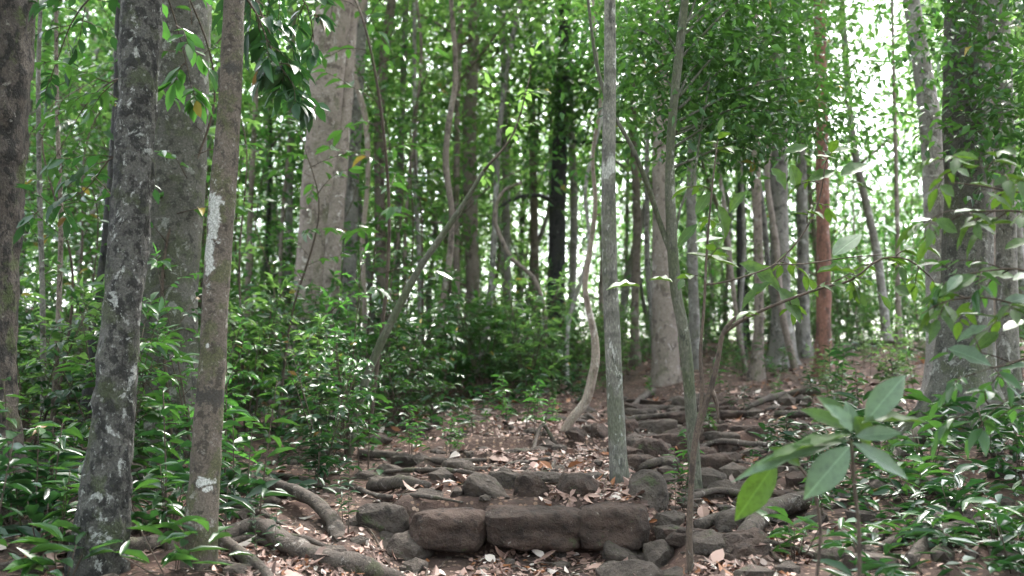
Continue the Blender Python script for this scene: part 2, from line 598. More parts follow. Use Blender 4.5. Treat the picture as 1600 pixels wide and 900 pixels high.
M['leaf_shrub'] = leafmat('leaf_shrub', (.008, .030, .010), (.034, .092, .024), (.085, .22, .032), .29, .19, .48, (.30, .22, .04), .002)
M['leaf_dark'] = leafmat('leaf_dark', (.007, .024, .010), (.017, .052, .019), (.035, .12, .022), .25, .20, .45, (.16, .09, .03), .004)
M['leaf_fresh'] = leafmat('leaf_fresh', (.022, .075, .016), (.045, .125, .028), (.11, .32, .05), .40, .2, .45, (.3, .24, .04), .003)
M['leaf_canopy'] = leafmat('leaf_canopy', (.020, .058, .020), (.050, .115, .040), (.23, .43, .09), .45, .17, .5, (.25, .21, .05), .003, objvar=.6)
M['leaf_big'] = leafmat('leaf_big', (.028, .070, .012), (.05, .105, .018), (.085, .165, .016), .40, .38, .45, None, vein=True)
M['leaf_pale'] = leafmat('leaf_pale', (.055, .098, .05), (.095, .15, .085), (.10, .2, .05), .25, .34, .7, None, vein=True)  # paler leaf copy, sky sheen put into its base colour
M['stone'] = stone_mat('step_stone', (.034, .024, .020), (.082, .054, .044), (.018, .014, .013), .4)
M['rock'] = stone_mat('rock_face', (.055, .043, .037), (.10, .078, .066), (.025, .021, .019), .5)
M['soil'] = soil_mat()
M['litter'] = litter_mat()
M['paint_white'] = None


# ------------------------------------------------------------------ ground sheet
def axis(segs):
    out = []
    for a, b, st in segs:
        n = max(1, int(round((b - a) / st)))
        out += list(np.linspace(a, b, n, endpoint=False))
    return np.array(out + [segs[-1][1]])


gx = axis([(-420, -60, 40), (-60, -14, 3), (-14, -5, .4), (-5, -2.2, .1), (-2.2, 2.6, .045), (2.6, 5, .09), (5, 14, .4), (14, 60, 3), (60, 420, 40)])
gy = axis([(-420, -40, 40), (-40, -6, 2), (-6, 2.5, .3), (2.5, 4.2, .08), (4.2, 9, .04), (9, 14, .08), (14, 22, .2), (22, 50, 1), (50, 120, 5), (120, 420, 30)])
X, Y = np.meshgrid(gx, gy)
Z = G(X, Y)
nx = len(gx)
i, j = np.meshgrid(np.arange(nx - 1), np.arange(len(gy) - 1))
a = (j * nx + i).ravel()
mb = MB()
mb.add(np.stack([X.ravel(), Y.ravel(), Z.ravel()], 1), np.stack([a, a + 1, a + 1 + nx, a + nx], 1))
tag(mb.obj('ground', M['soil']), kind='structure')


# ------------------------------------------------------------------ leaf litter (nobody could count it)
def litter(n, fx, fy, L, name, lift=.004):
    x, y = fx(n), fy(n)
    z = G(x, y) + lift
    e = .03
    nn = unit(np.stack([-(G(x + e, y) - G(x - e, y)) / (2 * e), -(G(x, y + e) - G(x, y - e)) / (2 * e), np.ones(n)], 1)) + RNG.normal(0, .28, (n, 3))
    az = RNG.uniform(0, 6.28, n)
    d = np.stack([np.cos(az), np.sin(az), RNG.normal(0, .12, n)], 1)
    d = d - nn * (d * nn).sum(1, keepdims=True) / (nn * nn).sum(1, keepdims=True)
    le = L * np.exp(RNG.normal(-.15, .45, n))
    return np.stack([x, y, z + RNG.uniform(0, .012, n)], 1), d, nn, le, le * RNG.uniform(.35, .65, n)


mb = MB()
U = RNG.uniform
for (n, fx, fy, L) in [
    (14000, lambda n: U(-1.6, 1.6, n), lambda n: U(4.4, 6.05, n), .042),
    (10000, lambda n: RNG.normal(.5, .42, n), lambda n: U(6.2, 10.5, n), .046),
    (8000, lambda n: U(-1.5, 4.2, n), lambda n: U(6.2, 13, n), .055),
    (5500, lambda n: U(-4.5, 4.5, n), lambda n: U(4.2, 8, n), .06),
    (9000, lambda n: U(-6, 10, n), lambda n: U(10, 21, n), .085),
]:
    p, d, nn, le, w = litter(n, fx, fy, L, '')
    keep = fbm(p[:, 0] * 1.9, p[:, 1] * 1.9, 4.4, 4) > U(-.25, .22, n)
    leaves(mb, p[keep], d[keep], nn[keep], le[keep], w[keep], T_MID if L < .07 else T_LOW, U(-2.0, 2.0, keep.sum()))
tag(mb.obj('leaf_litter', M['litter'], smooth=False), kind='stuff')


# twigs lying about (nobody could count them)
mb = MB()
for k in range(420):
    x, y = U(-2.6, 3.6), 4.3 + 8 * U(0, 1) ** 1.4
    a = U(0, 3.14)
    ln = U(.08, .4)
    e = np.array([math.cos(a), math.sin(a)]) * ln
    q = [(x + e[0] * t, y + e[1] * t) for t in (-.5, -.1, .2, .5)]
    q = np.array([(u + U(-.02, .02), v + U(-.02, .02), g1(u, v) + U(.004, .02)) for u, v in q])
    mb.add(*tube(q, np.array([1, .9, .8, .5]) * U(.003, .007), 4, .1))
tag(mb.obj('twig_debris', M['bark_twig']), kind='stuff')


# ------------------------------------------------------------------ hero trees
def hero(name, label, spec, Y, mat, nseg=20, top=13.0, lump=.10, lf=6, flute=None, flare=(.55, .28, 4), step=.12, seed=1.0, basepx=None, cat='tree', group=None, tail=None):
    """spec: (px, py, width px) from the base upwards, at distance Y (or a 4th value)"""
    pts, rad = [], []
    for s in spec:
        yy = s[3] if len(s) > 3 else Y
        pts.append(P(s[0], s[1], yy))
        rad.append(s[2] / 3200 * yy)
    pts, rad = np.array(pts), np.array(rad)
    d0 = pts[0] - pts[1]
    bx, by = pts[0][0], pts[0][1]
    gz = g1(bx, by)
    if pts[0][2] > gz + .1:
        k = (pts[0][2] - gz) / max(.2, -d0[2])
        b = pts[0] + d0 * min(k, 1.2)
        b[2] = g1(b[0], b[1]) - .12
        pts = np.vstack([b, pts])
        rad = np.concatenate([[rad[0] * 1.03], rad])
    else:
        pts[0][2] = gz - .12
    if top and pts[-1][2] < top:
        d = unit(pts[-1] - pts[-2])
        d = unit(d + UP * .6)
        h = top - pts[-1][2]
        pts = np.vstack([pts, pts[-1] + d * h * .5, pts[-1] + d * h])
        rad = np.concatenate([rad, [rad[-1] * .82, rad[-1] * .45]])
    loc = pts[0].copy()
    loc[2] = g1(loc[0], loc[1])
    t = thing(name, label, cat, loc, group)
    mb = MB()
    mb.add(*tube(pts, rad, nseg, step, lump, lf, flute, flare, seed))
    mb.obj('trunk', mat, t, loc)
    return t, pts, rad, loc


def crown_mesh(rng, clumps, rc, per, L, asp=.45, t=T_LOW, flat=.55):
    """leaf clumps: CLUMPS (k,3); leaves lean outwards and droop"""
    clumps = np.asarray(clumps, float)
    k = len(clumps)
    rcs = rc * rng.uniform(.5, 1.4, k)
    N = k * per
    ci = np.repeat(np.arange(k), per)
    off = rng.normal(0, 1, (N, 3))
    off = off / np.maximum(1, np.linalg.norm(off, axis=1, keepdims=True) / 1.7)
    pos = clumps[ci] + off * rcs[ci][:, None] * np.array([1, 1, flat])
    az = rng.uniform(0, 6.28, N)
    d = np.stack([np.cos(az), np.sin(az), rng.normal(-.35, .35, N)], 1) + off * .5
    nn = np.array([0, 0, 1.0]) + rng.normal(0, .45, (N, 3))
    le = L * rng.uniform(.55, 1.3, N)
    mb = MB()
    leaves(mb, pos, d, nn, le, le * asp * rng.uniform(.8, 1.2, N), t, rng.uniform(.2, 1.8, N))
    return mb


def add_crown(t, loc, top_pt, rx, h, n, per, L, mat, seed, low=0.0):
    rng = np.random.default_rng(seed)
    c = rng.normal(0, 1, (n, 3))
    c = unit(c) * rng.uniform(.25, 1, (n, 1)) ** .5
    c = top_pt + c * np.array([rx, rx, h * .5])
    return crown_mesh(rng, c, rx * .24, per, L).obj('crown', mat, t, loc)


def limb(t, loc, pts, r0, r1, mat, nseg=8, lump=.08, name='limb', seed=0., wob=0):
    mb = MB()
    mb.add(*tube(pts, np.linspace(r0, r1, len(pts)), nseg, .07, lump, 9, seed=seed, wob=wob))
    return mb.obj(name, mat, t, loc)


def gpts(pxs, lift=0.0, sink=0.0):
    """pixel list on the ground -> points; each (px, py[, lift])"""
    out = []
    for q in pxs:
        p = gp(q[0], q[1])
        p[2] += (q[2] * .85 if len(q) > 2 else 0) + lift
        out.append(p)
    return np.array(out)


def root_px(t, loc, pxs, w0, w1, lift=-.012, mat='bark_root', seed=0.):
    """a root hugging the ground; pxs (px, py[, lift]), widths in px"""
    p = gpts(pxs, lift)
    yy = p[:, 1].mean()
    mb = MB()
    r = np.linspace(w0, w1, len(p)) / 3200 * yy * .85
    r[-1] *= .45
    p[-1][2] -= .04
    mb.add(*tube(p, r, 12, .04, .26, 11, (2, .12), seed=seed, wob=.05))
    return mb.obj('root', M[mat], t, loc)


def leafy_limb(t, loc, pts, r0, seed, twigs, tl, per, L, mat, start=.1, droop=.25, tm=T_MID, asp=.42, lift=.1, bark_='bark_twig'):
    rng = np.random.default_rng(seed)
    w, ls = MB(), Leafset()
    spray(w, ls, np.array(pts), r0, rng, twigs, tl, per, L, asp, start, 6, droop, lift)
    o = w.obj('limb', M[bark_], t, loc)
    m2 = MB()
    ls.into(m2, tm, rng)
    f = m2.obj('foliage', mat, o, loc)
    return o


# T1: at the edge of the picture
t, pts, rad, loc = hero('forest_tree', 'thick dark-mottled brown trunk cut off by the left edge of the picture',
                        [(-40, 760, 118), (-38, 600, 110), (-30, 450, 108), (-22, 300, 108), (-8, 100, 112), (-2, 0, 112)], 6.4, M['bark_mottled'], 52, 13, .08, 16, step=.05, seed=2.)
add_crown(t, loc, pts[-1] - UP * 1.5, 2.6, 6, 60, 60, .17, M['leaf_canopy'], 101)

# T2: lichen trunk
t2, pts, rad, loc2 = hero('forest_tree', 'leaning rough grey trunk blotched with white and black lichen',
                         [(150, 890, 84), (163, 790, 74), (172, 700, 66), (184, 560, 60), (194, 450, 58), (207, 300, 60), (214, 150, 62), (222, 0, 64)], 5.15, M['bark_lichen'], 56, 14, .11, 22, flare=(.10, .2, 4), step=.04, seed=.4)
add_crown(t2, loc2, pts[-1] - UP * 1.5, 2.3, 5.5, 55, 60, .15, M['leaf_canopy'], 102)
root_px(t2, loc2, [(115, 850, .03), (70, 830, .06), (20, 835, .03), (-30, 815, .0)], 34, 22, seed=3)
root_px(t2, loc2, [(170, 862, .05), (210, 862, .03), (255, 852, .03), (300, 868, .0)], 44, 30, seed=4)
root_px(t2, loc2, [(120, 890, .02), (60, 893, .02), (0, 890, .02), (-60, 900, .0)], 26, 20, seed=5)

# T3: broad grey trunk
t3, pts, rad, loc = hero('forest_tree', 'broad smooth grey trunk close behind the rough lichen-blotched trunk',
                         [(252, 690, 92), (258, 600, 86), (264, 450, 88), (274, 300, 91), (280, 150, 92), (284, 0, 93)], 8.4, M['bark_smooth_grey'], 44, 15, .05, 10, step=.08, flare=(.4, .4, 3), seed=3.3)
add_crown(t3, loc, pts[-1] - UP * 1.5, 3.2, 6, 70, 60, .17, M['leaf_canopy'], 103)
root_px(t3, loc, [(150, 706, .05), (180, 735, .1), (230, 760, .05), (260, 780, 0)], 40, 24, seed=6)

# T4: slim trunk with white patch
_b = P(306, 890, 5.2)


def _pt(px, py, dx=0, dy=-.08):
    q = P(px, py, 5.2) - np.array([P(306, 890, 5.2)[0], 5.2, 0])
    return q


loc4 = None
t4spec = [(306, 893, 48), (318, 760, 46), (330, 600, 42), (338, 450, 41), (348, 300, 41), (357, 190, 37), (366, 0, 34)]
_bz = g1(P(306, 893, 5.2)[0], 5.2)
_org = np.array([P(306, 893, 5.2)[0], 5.2, _bz])
_w = (.46, .455, .43)
M['bark_patch'] = bark('bark_patch', (.14, .112, .092), (.045, .037, .03), (.29, .265, .235), .28, .55, 1.9, .5, (.08, .085, .038), .018, stretch=.9,
                       patches=[(tuple(P(335, 335, 5.15) - _org), (.036, .12, .13), _w), (tuple(P(327, 395, 5.15) - _org), (.032, .12, .13), _w),
                                (tuple(P(320, 752, 5.14) - _org), (.035, .09, .022), _w), (tuple(P(326, 764, 5.14) - _org), (.022, .09, .016), _w),
                                (tuple(P(330, 618, 5.2) - _org), (.13, .2, .05), (.05, .045, .04)), (tuple(P(325, 540, 5.14) - _org), (.014, .09, .016), _w),
                                (tuple(P(360, 105, 5.14) - _org), (.05, .09, .03), (.05, .045, .04))])
t4, pts, rad, loc = hero('forest_tree', 'slim brown trunk bearing one long white lichen patch at head height', t4spec, 5.2, M['bark_patch'], 40, 12, .06, 20, step=.04, flare=(.18, .2, 3), seed=5.1)
add_crown(t4, loc, pts[-1] - UP * 1.2, 1.9, 4.5, 45, 55, .13, M['leaf_canopy'], 104)
root_px(t4, loc, [(330, 838, .03), (365, 870, .06), (420, 900, .03), (460, 925, 0)], 26, 20, seed=7)
root_px(t4, loc, [(330, 800, .03), (360, 790, .10), (400, 785, .15), (450, 793, .13), (495, 815, .09), (525, 845, .0), (530, 860, -.05)], 22, 30, seed=8)
root_px(t4, loc, [(345, 745, .02), (400, 760, .06), (460, 780, .05), (540, 800, .0)], 34, 22, seed=9)
root_px(t4, loc, [(335, 850, .02), (400, 830, .05), (470, 870, .05), (560, 888, .02), (640, 900, .02)], 40, 34, seed=10)
for q_, (pxs_, a_, b_) in enumerate([([(345, 860, .02), (380, 850, .04), (430, 858, .03), (490, 880, 0)], 14, 8), ([(335, 880, .02), (370, 890, .03), (410, 893, .02), (470, 905, 0)], 15, 8), ([(345, 815, .02), (390, 812, .06), (430, 825, .05), (470, 838, 0)], 16, 9),
        ([(320, 770, .02), (370, 762, .06), (430, 750, .05), (500, 758, .02), (550, 775, 0)], 18, 9), ([(340, 835, .02), (400, 845, .03), (460, 846, .04), (530, 868, .02), (590, 872, 0)], 14, 8)]):
    root_px(t4, loc, pxs_, a_, b_, seed=20 + q_)
for q_, (pxs_, a_, b_) in enumerate([([(120, 835, .02), (80, 800, .05), (30, 790, .03), (-10, 775, 0)], 20, 10), ([(180, 845, .02), (220, 830, .06), (260, 826, .04), (300, 838, 0)], 20, 12), ([(130, 870, .02), (70, 862, .04), (20, 868, .0)], 16, 10)]):
    root_px(t2, loc2, pxs_, a_, b_, seed=30 + q_)
leafy_limb(t4, loc, [P(372, -60, 5.3), P(395, -10, 5.5), P(425, 60, 5.6), P(448, 120, 5.7)], .008, 41, 9, .30, 7, .125, M['leaf_dark'], 0.15, .35)
leafy_limb(t4, loc, [P(372, -90, 5.3), P(430, -50, 5.6), P(480, 10, 5.8), P(490, 60, 5.8)], .008, 42, 8, .28, 7, .12, M['leaf_dark'], 0.15, .35)

# leafy limbs hanging in front of T2 / T3
leafy_limb(t2, loc2, [P(215, -80, 5.2), P(255, -20, 5.3), P(282, 60, 5.4), P(300, 140, 5.4)], .007, 43, 6, .24, 6, .13, M['leaf_fresh'], 0.2, .35)
leafy_limb(t2, loc2, [P(215, -40, 5.2), P(150, -10, 6.0), P(110, 40, 6.8), P(80, 120, 7.0)], .009, 44, 11, .38, 7, .115, M['leaf_dark'], 0.1, .3)
leafy_limb(t2, loc2, [P(205, 120, 5.2), P(170, 130, 6.0), P(130, 170, 7.0), P(90, 240, 7.0)], .007, 45, 9, .34, 7, .11, M['leaf_shrub'], 0.1, .3)

leafy_limb(t4, loc, [P(372, -20, 5.25), P(400, 20, 5.35), P(430, 90, 5.4), P(470, 150, 5.5)], .007, 47, 9, .26, 7, .13, M['leaf_dark'], 0.2, .35)
leafy_limb(t2, loc2, [P(205, 240, 5.2), P(170, 250, 5.6), P(130, 300, 5.8), P(60, 330, 5.9)], .006, 48, 8, .3, 6, .11, M['leaf_dark'], 0.2, .3)

# T4b thin dark trunk behind T2
hero('forest_tree', 'thin dark reddish trunk half hidden behind the rough lichen-blotched trunk',
     [(140, 640, 24), (150, 540, 22), (163, 420, 19), (176, 280, 17), (184, 160, 16), (188, 0, 15)], 9.5, M['bark_dark'], 12, 12, .1, 8, seed=6)

# T5 fluted trunk
t5, pts, rad, loc = hero('forest_tree', 'tall fluted pinkish trunk with a groove running up its side',
                         [(482, 625, 72), (486, 560, 60), (488, 460, 58), (498, 330, 56), (508, 200, 53), (516, 90, 55), (524, 0, 56)], 12.5, M['bark_pinkish'], 36, 17, .06, 3, flute=(3, .10), flare=(.5, .35, 4), seed=2.2)
add_crown(t5, loc, pts[-1] - UP * 1.5, 3.6, 6, 80, 55, .18, M['leaf_canopy'], 105)
limb(t5, loc, [P(505, 600, 12.4), P(514, 480, 12.4), P(522, 360, 12.4), P(532, 240, 12.5), P(541, 120, 12.6), P(548, 0, 12.8)], .12, .10, M['bark_pinkish'], 14, .06, 'second_stem')

# T6
t6, pts, rad, loc = hero('forest_tree', 'straight grey trunk standing close to the fluted pinkish trunk',
                         [(542, 600, 24), (545, 470, 23), (550, 300, 22), (556, 150, 25), (562, 0, 27)], 14.5, M['bark_grey'], 14, 16, .06, 5, seed=7)
add_crown(t6, loc, pts[-1] - UP * 1.5, 2.6, 5, 50, 50, .17, M['leaf_canopy'], 106)
hero('hanging_vine', 'pale wavy vine climbing beside the straight grey trunk', [(566, 590, 8), (570, 480, 8), (566, 380, 8), (575, 280, 8), (570, 180, 9), (552, 110, 9), (553, 40, 9), (570, 0, 9)], 13.8, M['bark_vine'], 8, 9, .1, 8, flare=None, seed=8, cat='vine')
t, pts, rad, loc = hero('forest_tree', 'slender reddish-brown trunk right of the straight grey trunk', [(600, 590, 17), (597, 470, 17), (594, 330, 17), (592, 200, 17), (600, 90, 17), (612, 0, 16)], 15.5, M['bark_brown'], 12, 14, .12, 6, seed=9)
add_crown(t, loc, pts[-1] - UP * 1.5, 2.2, 5, 45, 50, .16, M['leaf_canopy'], 107)

# leaning dead pole and a twisted stem
t, pts, rad, loc = hero('leaning_sapling', 'bare grey sapling leaning far over to the right above the shrubs', [(568, 605, 13), (590, 548, 13), (618, 490, 12), (655, 420, 11), (693, 365, 10), (725, 318, 8), (755, 268, 6)], 8.4, M['bark_green'], 10, None, .1, 8, flare=None, seed=10)
leafy_limb(t, loc, [pts[-1], pts[-1] + [.25, .1, .35], pts[-1] + [.4, .2, .9]], .012, 46, 7, .5, 7, .10, M['leaf_canopy'], .1, .2)
hero('snaking_sapling', 'thin snaking dark stem between the leaning sapling and the pinkish mid trunk', [(682, 580, 10), (690, 480, 10), (703, 400, 10), (706, 330, 10), (697, 260, 11), (700, 200, 10), (712, 120, 9), (705, 0, 8)], 13, M['bark_brown'], 9, 9, .1, 8, flare=None, seed=11, cat='sapling')

# T8
t8, pts, rad, loc = hero('forest_tree', 'pinkish mid-sized trunk among the shrubs beyond the leaning sapling', [(738, 555, 25), (739, 460, 22), (736, 350, 22), (734, 240, 22), (737, 120, 20), (742, 0, 18)], 17, M['bark_pinkish'], 14, 15, .08, 5, seed=12)
add_crown(t8, loc, pts[-1] - UP * 2.5, 2.8, 6.5, 60, 50, .15, M['leaf_canopy'], 108)

# T9 charcoal
t9, pts, rad, loc = hero('forest_tree', 'charcoal-dark trunk standing out black against bright leaves', [(866, 545, 30), (869, 460, 27), (871, 350, 26), (874, 250, 25), (877, 180, 24), (882, 60, 20)], 16.5, M['bark_dark'], 14, 14, .08, 6, flare=(.3, .4, 3), seed=13)
add_crown(t9, loc, pts[-1] - UP * 3.8, 2.4, 6, 60, 60, .13, M['leaf_dark'], 109)
_rg = np.random.default_rng(99)
o = crown_mesh(_rg, [P(_rg.uniform(800, 960), _rg.uniform(40, 225), _rg.uniform(15, 16.2)) for _ in range(34)], .36, 46, .13, .45, T_LOW, .5).obj('foliage', M['leaf_shrub'], t9, loc)
limb(t9, loc, [P(872, 330, 16.5), P(855, 310, 16.3), P(830, 305, 16), P(800, 312, 15.6), P(780, 325, 15.4)], .045, .02, M['bark_dark'])
limb(t9, loc, [P(876, 215, 16.5), P(905, 222, 16.2), P(940, 222, 16.0), P(985, 222, 15.8)], .04, .02, M['bark_dark'])

# pale twisted vine with its sprawling roots
tv, pts, rad, loc = hero('twisted_vine', 'pale crooked vine rising from a slanting foot on the path edge', [(862, 712, 13), (872, 690, 14), (893, 655, 14), (915, 628, 14), (925, 590, 14), (931, 555, 13), (926, 510, 11), (914, 450, 9), (922, 390, 8), (930, 320, 7), (926, 240, 6), (938, 160, 5), (930, 60, 4)], 9.2, M['bark_vine'], 10, 7, .12, 8, flare=None, seed=14, cat='vine', step=.08)
root_px(tv, loc, [(868, 700, .04), (850, 690, .16), (838, 705, .05), (830, 718, 0)], 9, 6, mat='bark_root')
root_px(tv, loc, [(866, 712, .02), (868, 728, .04), (855, 742, .03), (820, 745, .02), (790, 738, .0)], 9, 6, mat='bark_root')
root_px(tv, loc, [(862, 718, .02), (830, 728, .03), (800, 728, .03), (770, 735, .0)], 9, 6, mat='bark_root')
hero('twisted_vine', 'brown hooked vine bending through the gap before the charcoal-dark trunk', [(852, 560, 6), (850, 480, 7), (832, 432, 7), (800, 405, 7), (784, 375, 7), (773, 340, 7), (785, 300, 6), (815, 285, 5)], 13.5, M['bark_brown'], 8, None, .12, 8, flare=None, seed=15, cat='vine')

# T10 central pole
t10, pts, rad, loc = hero('forest_tree', 'straight greenish-grey pole trunk rooted just behind the stone step', [(969, 786, 30), (966, 720, 27), (962, 640, 26), (957, 520, 25), (952, 400, 24), (951, 250, 22), (953, 120, 20), (953, 0, 18)], 6.75, M['bark_pole'], 18, 11, .06, 9, flare=(.15, .12, 3), seed=16)
add_crown(t10, loc, pts[-1] - UP * 1.2, 1.7, 4, 40, 55, .13, M['leaf_canopy'], 110)

# T11 pale big trunk
t11, pts, rad, loc = hero('forest_tree', 'pale lichen-clad trunk with a spreading foot at the top of the path', [(1041, 628, 50), (1040, 580, 42), (1037, 460, 37), (1034, 330, 30), (1033, 200, 26), (1034, 90, 25), (1036, 0, 24)], 13.8, M['bark_pinkish'], 22, 15, .07, 4, flare=(.12, .3, 4), seed=17)
add_crown(t11, loc, pts[-1] - UP * 1.5, 2.6, 5, 55, 50, .15, M['leaf_canopy'], 111)
root_px(t11, loc, [(1020, 615, .06), (1000, 635, .06), (975, 645, 0)], 16, 8)

# T12 slim forked
t12, pts, rad, loc = hero('forest_tree', 'slim green-tinged trunk with a fork curving off to the left', [(1086, 740, 19), (1078, 620, 19), (1070, 530, 18), (1056, 450, 18), (1049, 350, 17), (1047, 240, 14), (1056, 130, 15), (1066, 40, 14), (1070, 0, 13)], 7.2, M['bark_green'], 12, 9, .08, 9, flare=(.2, .15, 3), seed=18, step=.08)
limb(t12, loc, [P(1050, 400, 7.2), P(1030, 345, 7.2), P(1012, 290, 7.1), P(985, 225, 7.0), P(962, 185, 7.0)], .022, .014, M['bark_green'])
limb(t12, loc, [P(962, 190, 7.0), P(938, 125, 7.0), P(926, 60, 7.0), P(915, -40, 7.0)], .016, .01, M['bark_green'])
limb(t12, loc, [P(1050, 400, 7.2), P(1062, 330, 7.3), P(1085, 270, 7.4), P(1093, 215, 7.5), P(1110, 120, 7.6)], .012, .007, M['bark_green'])
rng = np.random.default_rng(77)
c = []
for (a, b) in [((1062, 150, 7.4), (1210, 40, 8.6)), ((1058, 190, 7.4), (1330, 110, 9.2)), ((1052, 230, 7.4), (1250, 170, 8.6)), ((1050, 262, 7.4), (1330, 205, 9.4)), ((1064, 90, 7.4), (1270, -60, 8.8)), ((1066, 60, 7.4), (1150, -120, 8.4)),
               ((1055, 210, 7.4), (1180, 235, 8.2)), ((1064, 100, 7.4), (1000, 20, 8.4)), ((1060, 170, 7.4), (1290, 20, 9.4)), ((1056, 205, 7.4), (1320, 160, 9.6)), ((1060, 150, 7.4), (1000, 130, 8.8)), ((1066, 40, 7.4), (1230, -40, 9.2)), ((1062, 100, 7.4), (940, 40, 8.6)), ((1064, 60, 7.4), (1200, -20, 9.0)), ((1056, 160, 7.4), (1120, 90, 8.0))]:
    A_, B_ = P(*a), P(*b)
    q = [A_, A_ * .6 + B_ * .4 + UP * .12, B_]
    limb(t12, loc, q, .011, .004, M['bark_green'], 6)
    for u in np.linspace(.3, 1.05, 9):
        for _ in range(2):
            c.append((q[0] * (1 - u) ** 2 + 2 * u * (1 - u) * q[1] + u * u * q[2]) + rng.normal(0, 1, 3) * [.17, .22, .06])
crown_mesh(rng, c, .27, 31, .09, .42, T_LOW, .4).obj('crown', M['leaf_shrub'], t12, loc)

# T13: near shrub with large leaves
BIG1 = [(1234, 257, 1249, 291, 28), (1204, 264, 1230, 287, 22), (1313, 275, 1352, 253, 25), (1264, 283, 1302, 264, 20), (1310, 249, 1280, 241, 14), (1325, 283, 1366, 294, 14),
        (1121, 321, 1140, 366, 28), (1155, 412, 1221, 442, 28), (1208, 442, 1159, 468, 20), (1215, 449, 1253, 495, 34), (1051, 441, 1019, 429, 16), (1072, 396, 1151, 408, 14),
        (1276, 427, 1332, 412, 18), (1412, 385, 1434, 393, 20), (1397, 449, 1419, 457, 22), (1110, 300, 1088, 330, 20), (1165, 300, 1140, 325, 18), (1000, 448, 955, 440, 14), (1090, 350, 1060, 380, 18), (1225, 240, 1260, 225, 18), (1290, 240, 1330, 228, 18)]
PALE1 = [(1355, 264, 1376, 289, 16), (1302, 400, 1340, 366, 24), (1378, 351, 1400, 362, 16), (1423, 347, 1457, 340, 14), (1330, 430, 1360, 445, 14), (1130, 372, 1090, 375, 12)]
BIG2 = [(1461, 344, 1495, 359, 26), (1468, 291, 1491, 302, 24), (1495, 264, 1514, 272, 18), (1514, 287, 1551, 287, 12), (1525, 430, 1585, 425, 34), (1525, 430, 1475, 452, 26), (1499, 359, 1578, 336, 16), (1450, 470, 1490, 500, 30), (1570, 390, 1610, 370, 22), (1560, 520, 1530, 540, 18), (1430, 500, 1462, 520, 22), (1540, 300, 1580, 320, 20), (1590, 450, 1640, 470, 26)]
PALE2 = [(1491, 332, 1536, 325, 14), (1502, 430, 1483, 449, 18), (1563, 476, 1610, 462, 18), (1499, 491, 1559, 491, 12), (1544, 510, 1499, 525, 20), (1480, 545, 1545, 562, 30), (1560, 578, 1620, 566, 16), (1600, 500, 1570, 512, 14)]


def big_leaves(lst, Y, name, mat, parent, loc, rng, face=(.3, .9), jit=.12, scale=1.0):
    ls = Leafset()
    for (bx, by, tx, ty, w) in lst:
        yy = Y + rng.uniform(-jit, jit)
        b = P(bx, by, yy)
        e = P(tx, ty, yy + rng.uniform(-.06, .04))
        L = np.linalg.norm(e - b) * 1.12
        f = rng.uniform(*face)
        if w < 17:
            f *= .45
        n = UP * (1 - f) + np.array([rng.normal(0, .15), -1, .25]) * f
        ls.add(b, e - b, n, L * scale, w * 1.05 / 1600 * yy * (1.0 if f > .35 else 1.9))
    m2 = MB()
    ls.into(m2, T_HI, rng, (.4, 1.6))
    return m2.obj(name, mat, parent, loc, uv=True)


rng = np.random.default_rng(5)
loc = gp(1082, 890)
t13 = thing('young_tree', 'thin dark crooked young tree reaching an arm with broad backlit leaves to the right', 'sapling', loc)
mb = MB()
Y13 = loc[1]
q = [loc - UP * .1] + [P(a, b, Y13) for a, b in [(1077, 850), (1080, 760), (1085, 700), (1094, 655), (1110, 610), (1122, 560), (1130, 520), (1150, 495)]]
mb.add(*tube(q, [.021, .019, .017, .017, .020, .016, .014, .012, .010], 9, .05, .1, 12, seed=3))
mb.obj('stem', M['bark_twig'], t13, loc)
limb(t13, loc, [P(a, b, Y13) for a, b in [(1094, 655), (1097, 600), (1094, 560), (1100, 480), (1104, 400), (1112, 300), (1120, 230)]], .012, .004, M['bark_twig'], 6)
limb(t13, loc, [P(a, b, Y13 - .0) for a, b in [(1128, 525), (1140, 512), (1180, 490), (1227, 470), (1287, 449), (1329, 438), (1378, 404), (1419, 406), (1453, 432)]], .010, .004, M['bark_twig'], 6)
limb(t13, loc, [P(a, b, Y13) for a, b in [(1102, 445), (1125, 442), (1170, 430), (1212, 412), (1257, 362), (1280, 313), (1290, 255)]], .006, .003, M['bark_twig'], 5)
limb(t13, loc, [P(a, b, Y13) for a, b in [(1212, 413), (1260, 412), (1320, 403), (1380, 398)]], .004, .003, M['bark_twig'], 5)
limb(t13, loc, [P(a, b, Y13) for a, b in [(1112, 610), (1120, 632), (1122, 660)]], .015, .006, M['bark_twig'], 6)
big_leaves(BIG1, Y13, 'foliage', M['leaf_big'], t13, loc, rng)
o = big_leaves(PALE1, Y13, 'foliage', M['leaf_pale'], t13, loc, rng)
o['label'] = 'pale glossy leaves with sky sheen put into their colour'

for lim_, sd_ in (([(1128, 525), (1180, 490), (1287, 449), (1378, 404)], 1), ([(1170, 430), (1212, 412), (1257, 362), (1290, 255)], 2), ([(1100, 480), (1104, 400), (1112, 300), (1120, 230)], 3), ([(1287, 449), (1378, 404), (1419, 406), (1453, 432)], 4)):
    leafy_limb(t13, loc, [P(a, b, Y13 + .02) for a, b in lim_], .003, 300 + sd_, 5, .22, 4, .095, M['leaf_big'], .1, .3, T_MID, .45, .1)

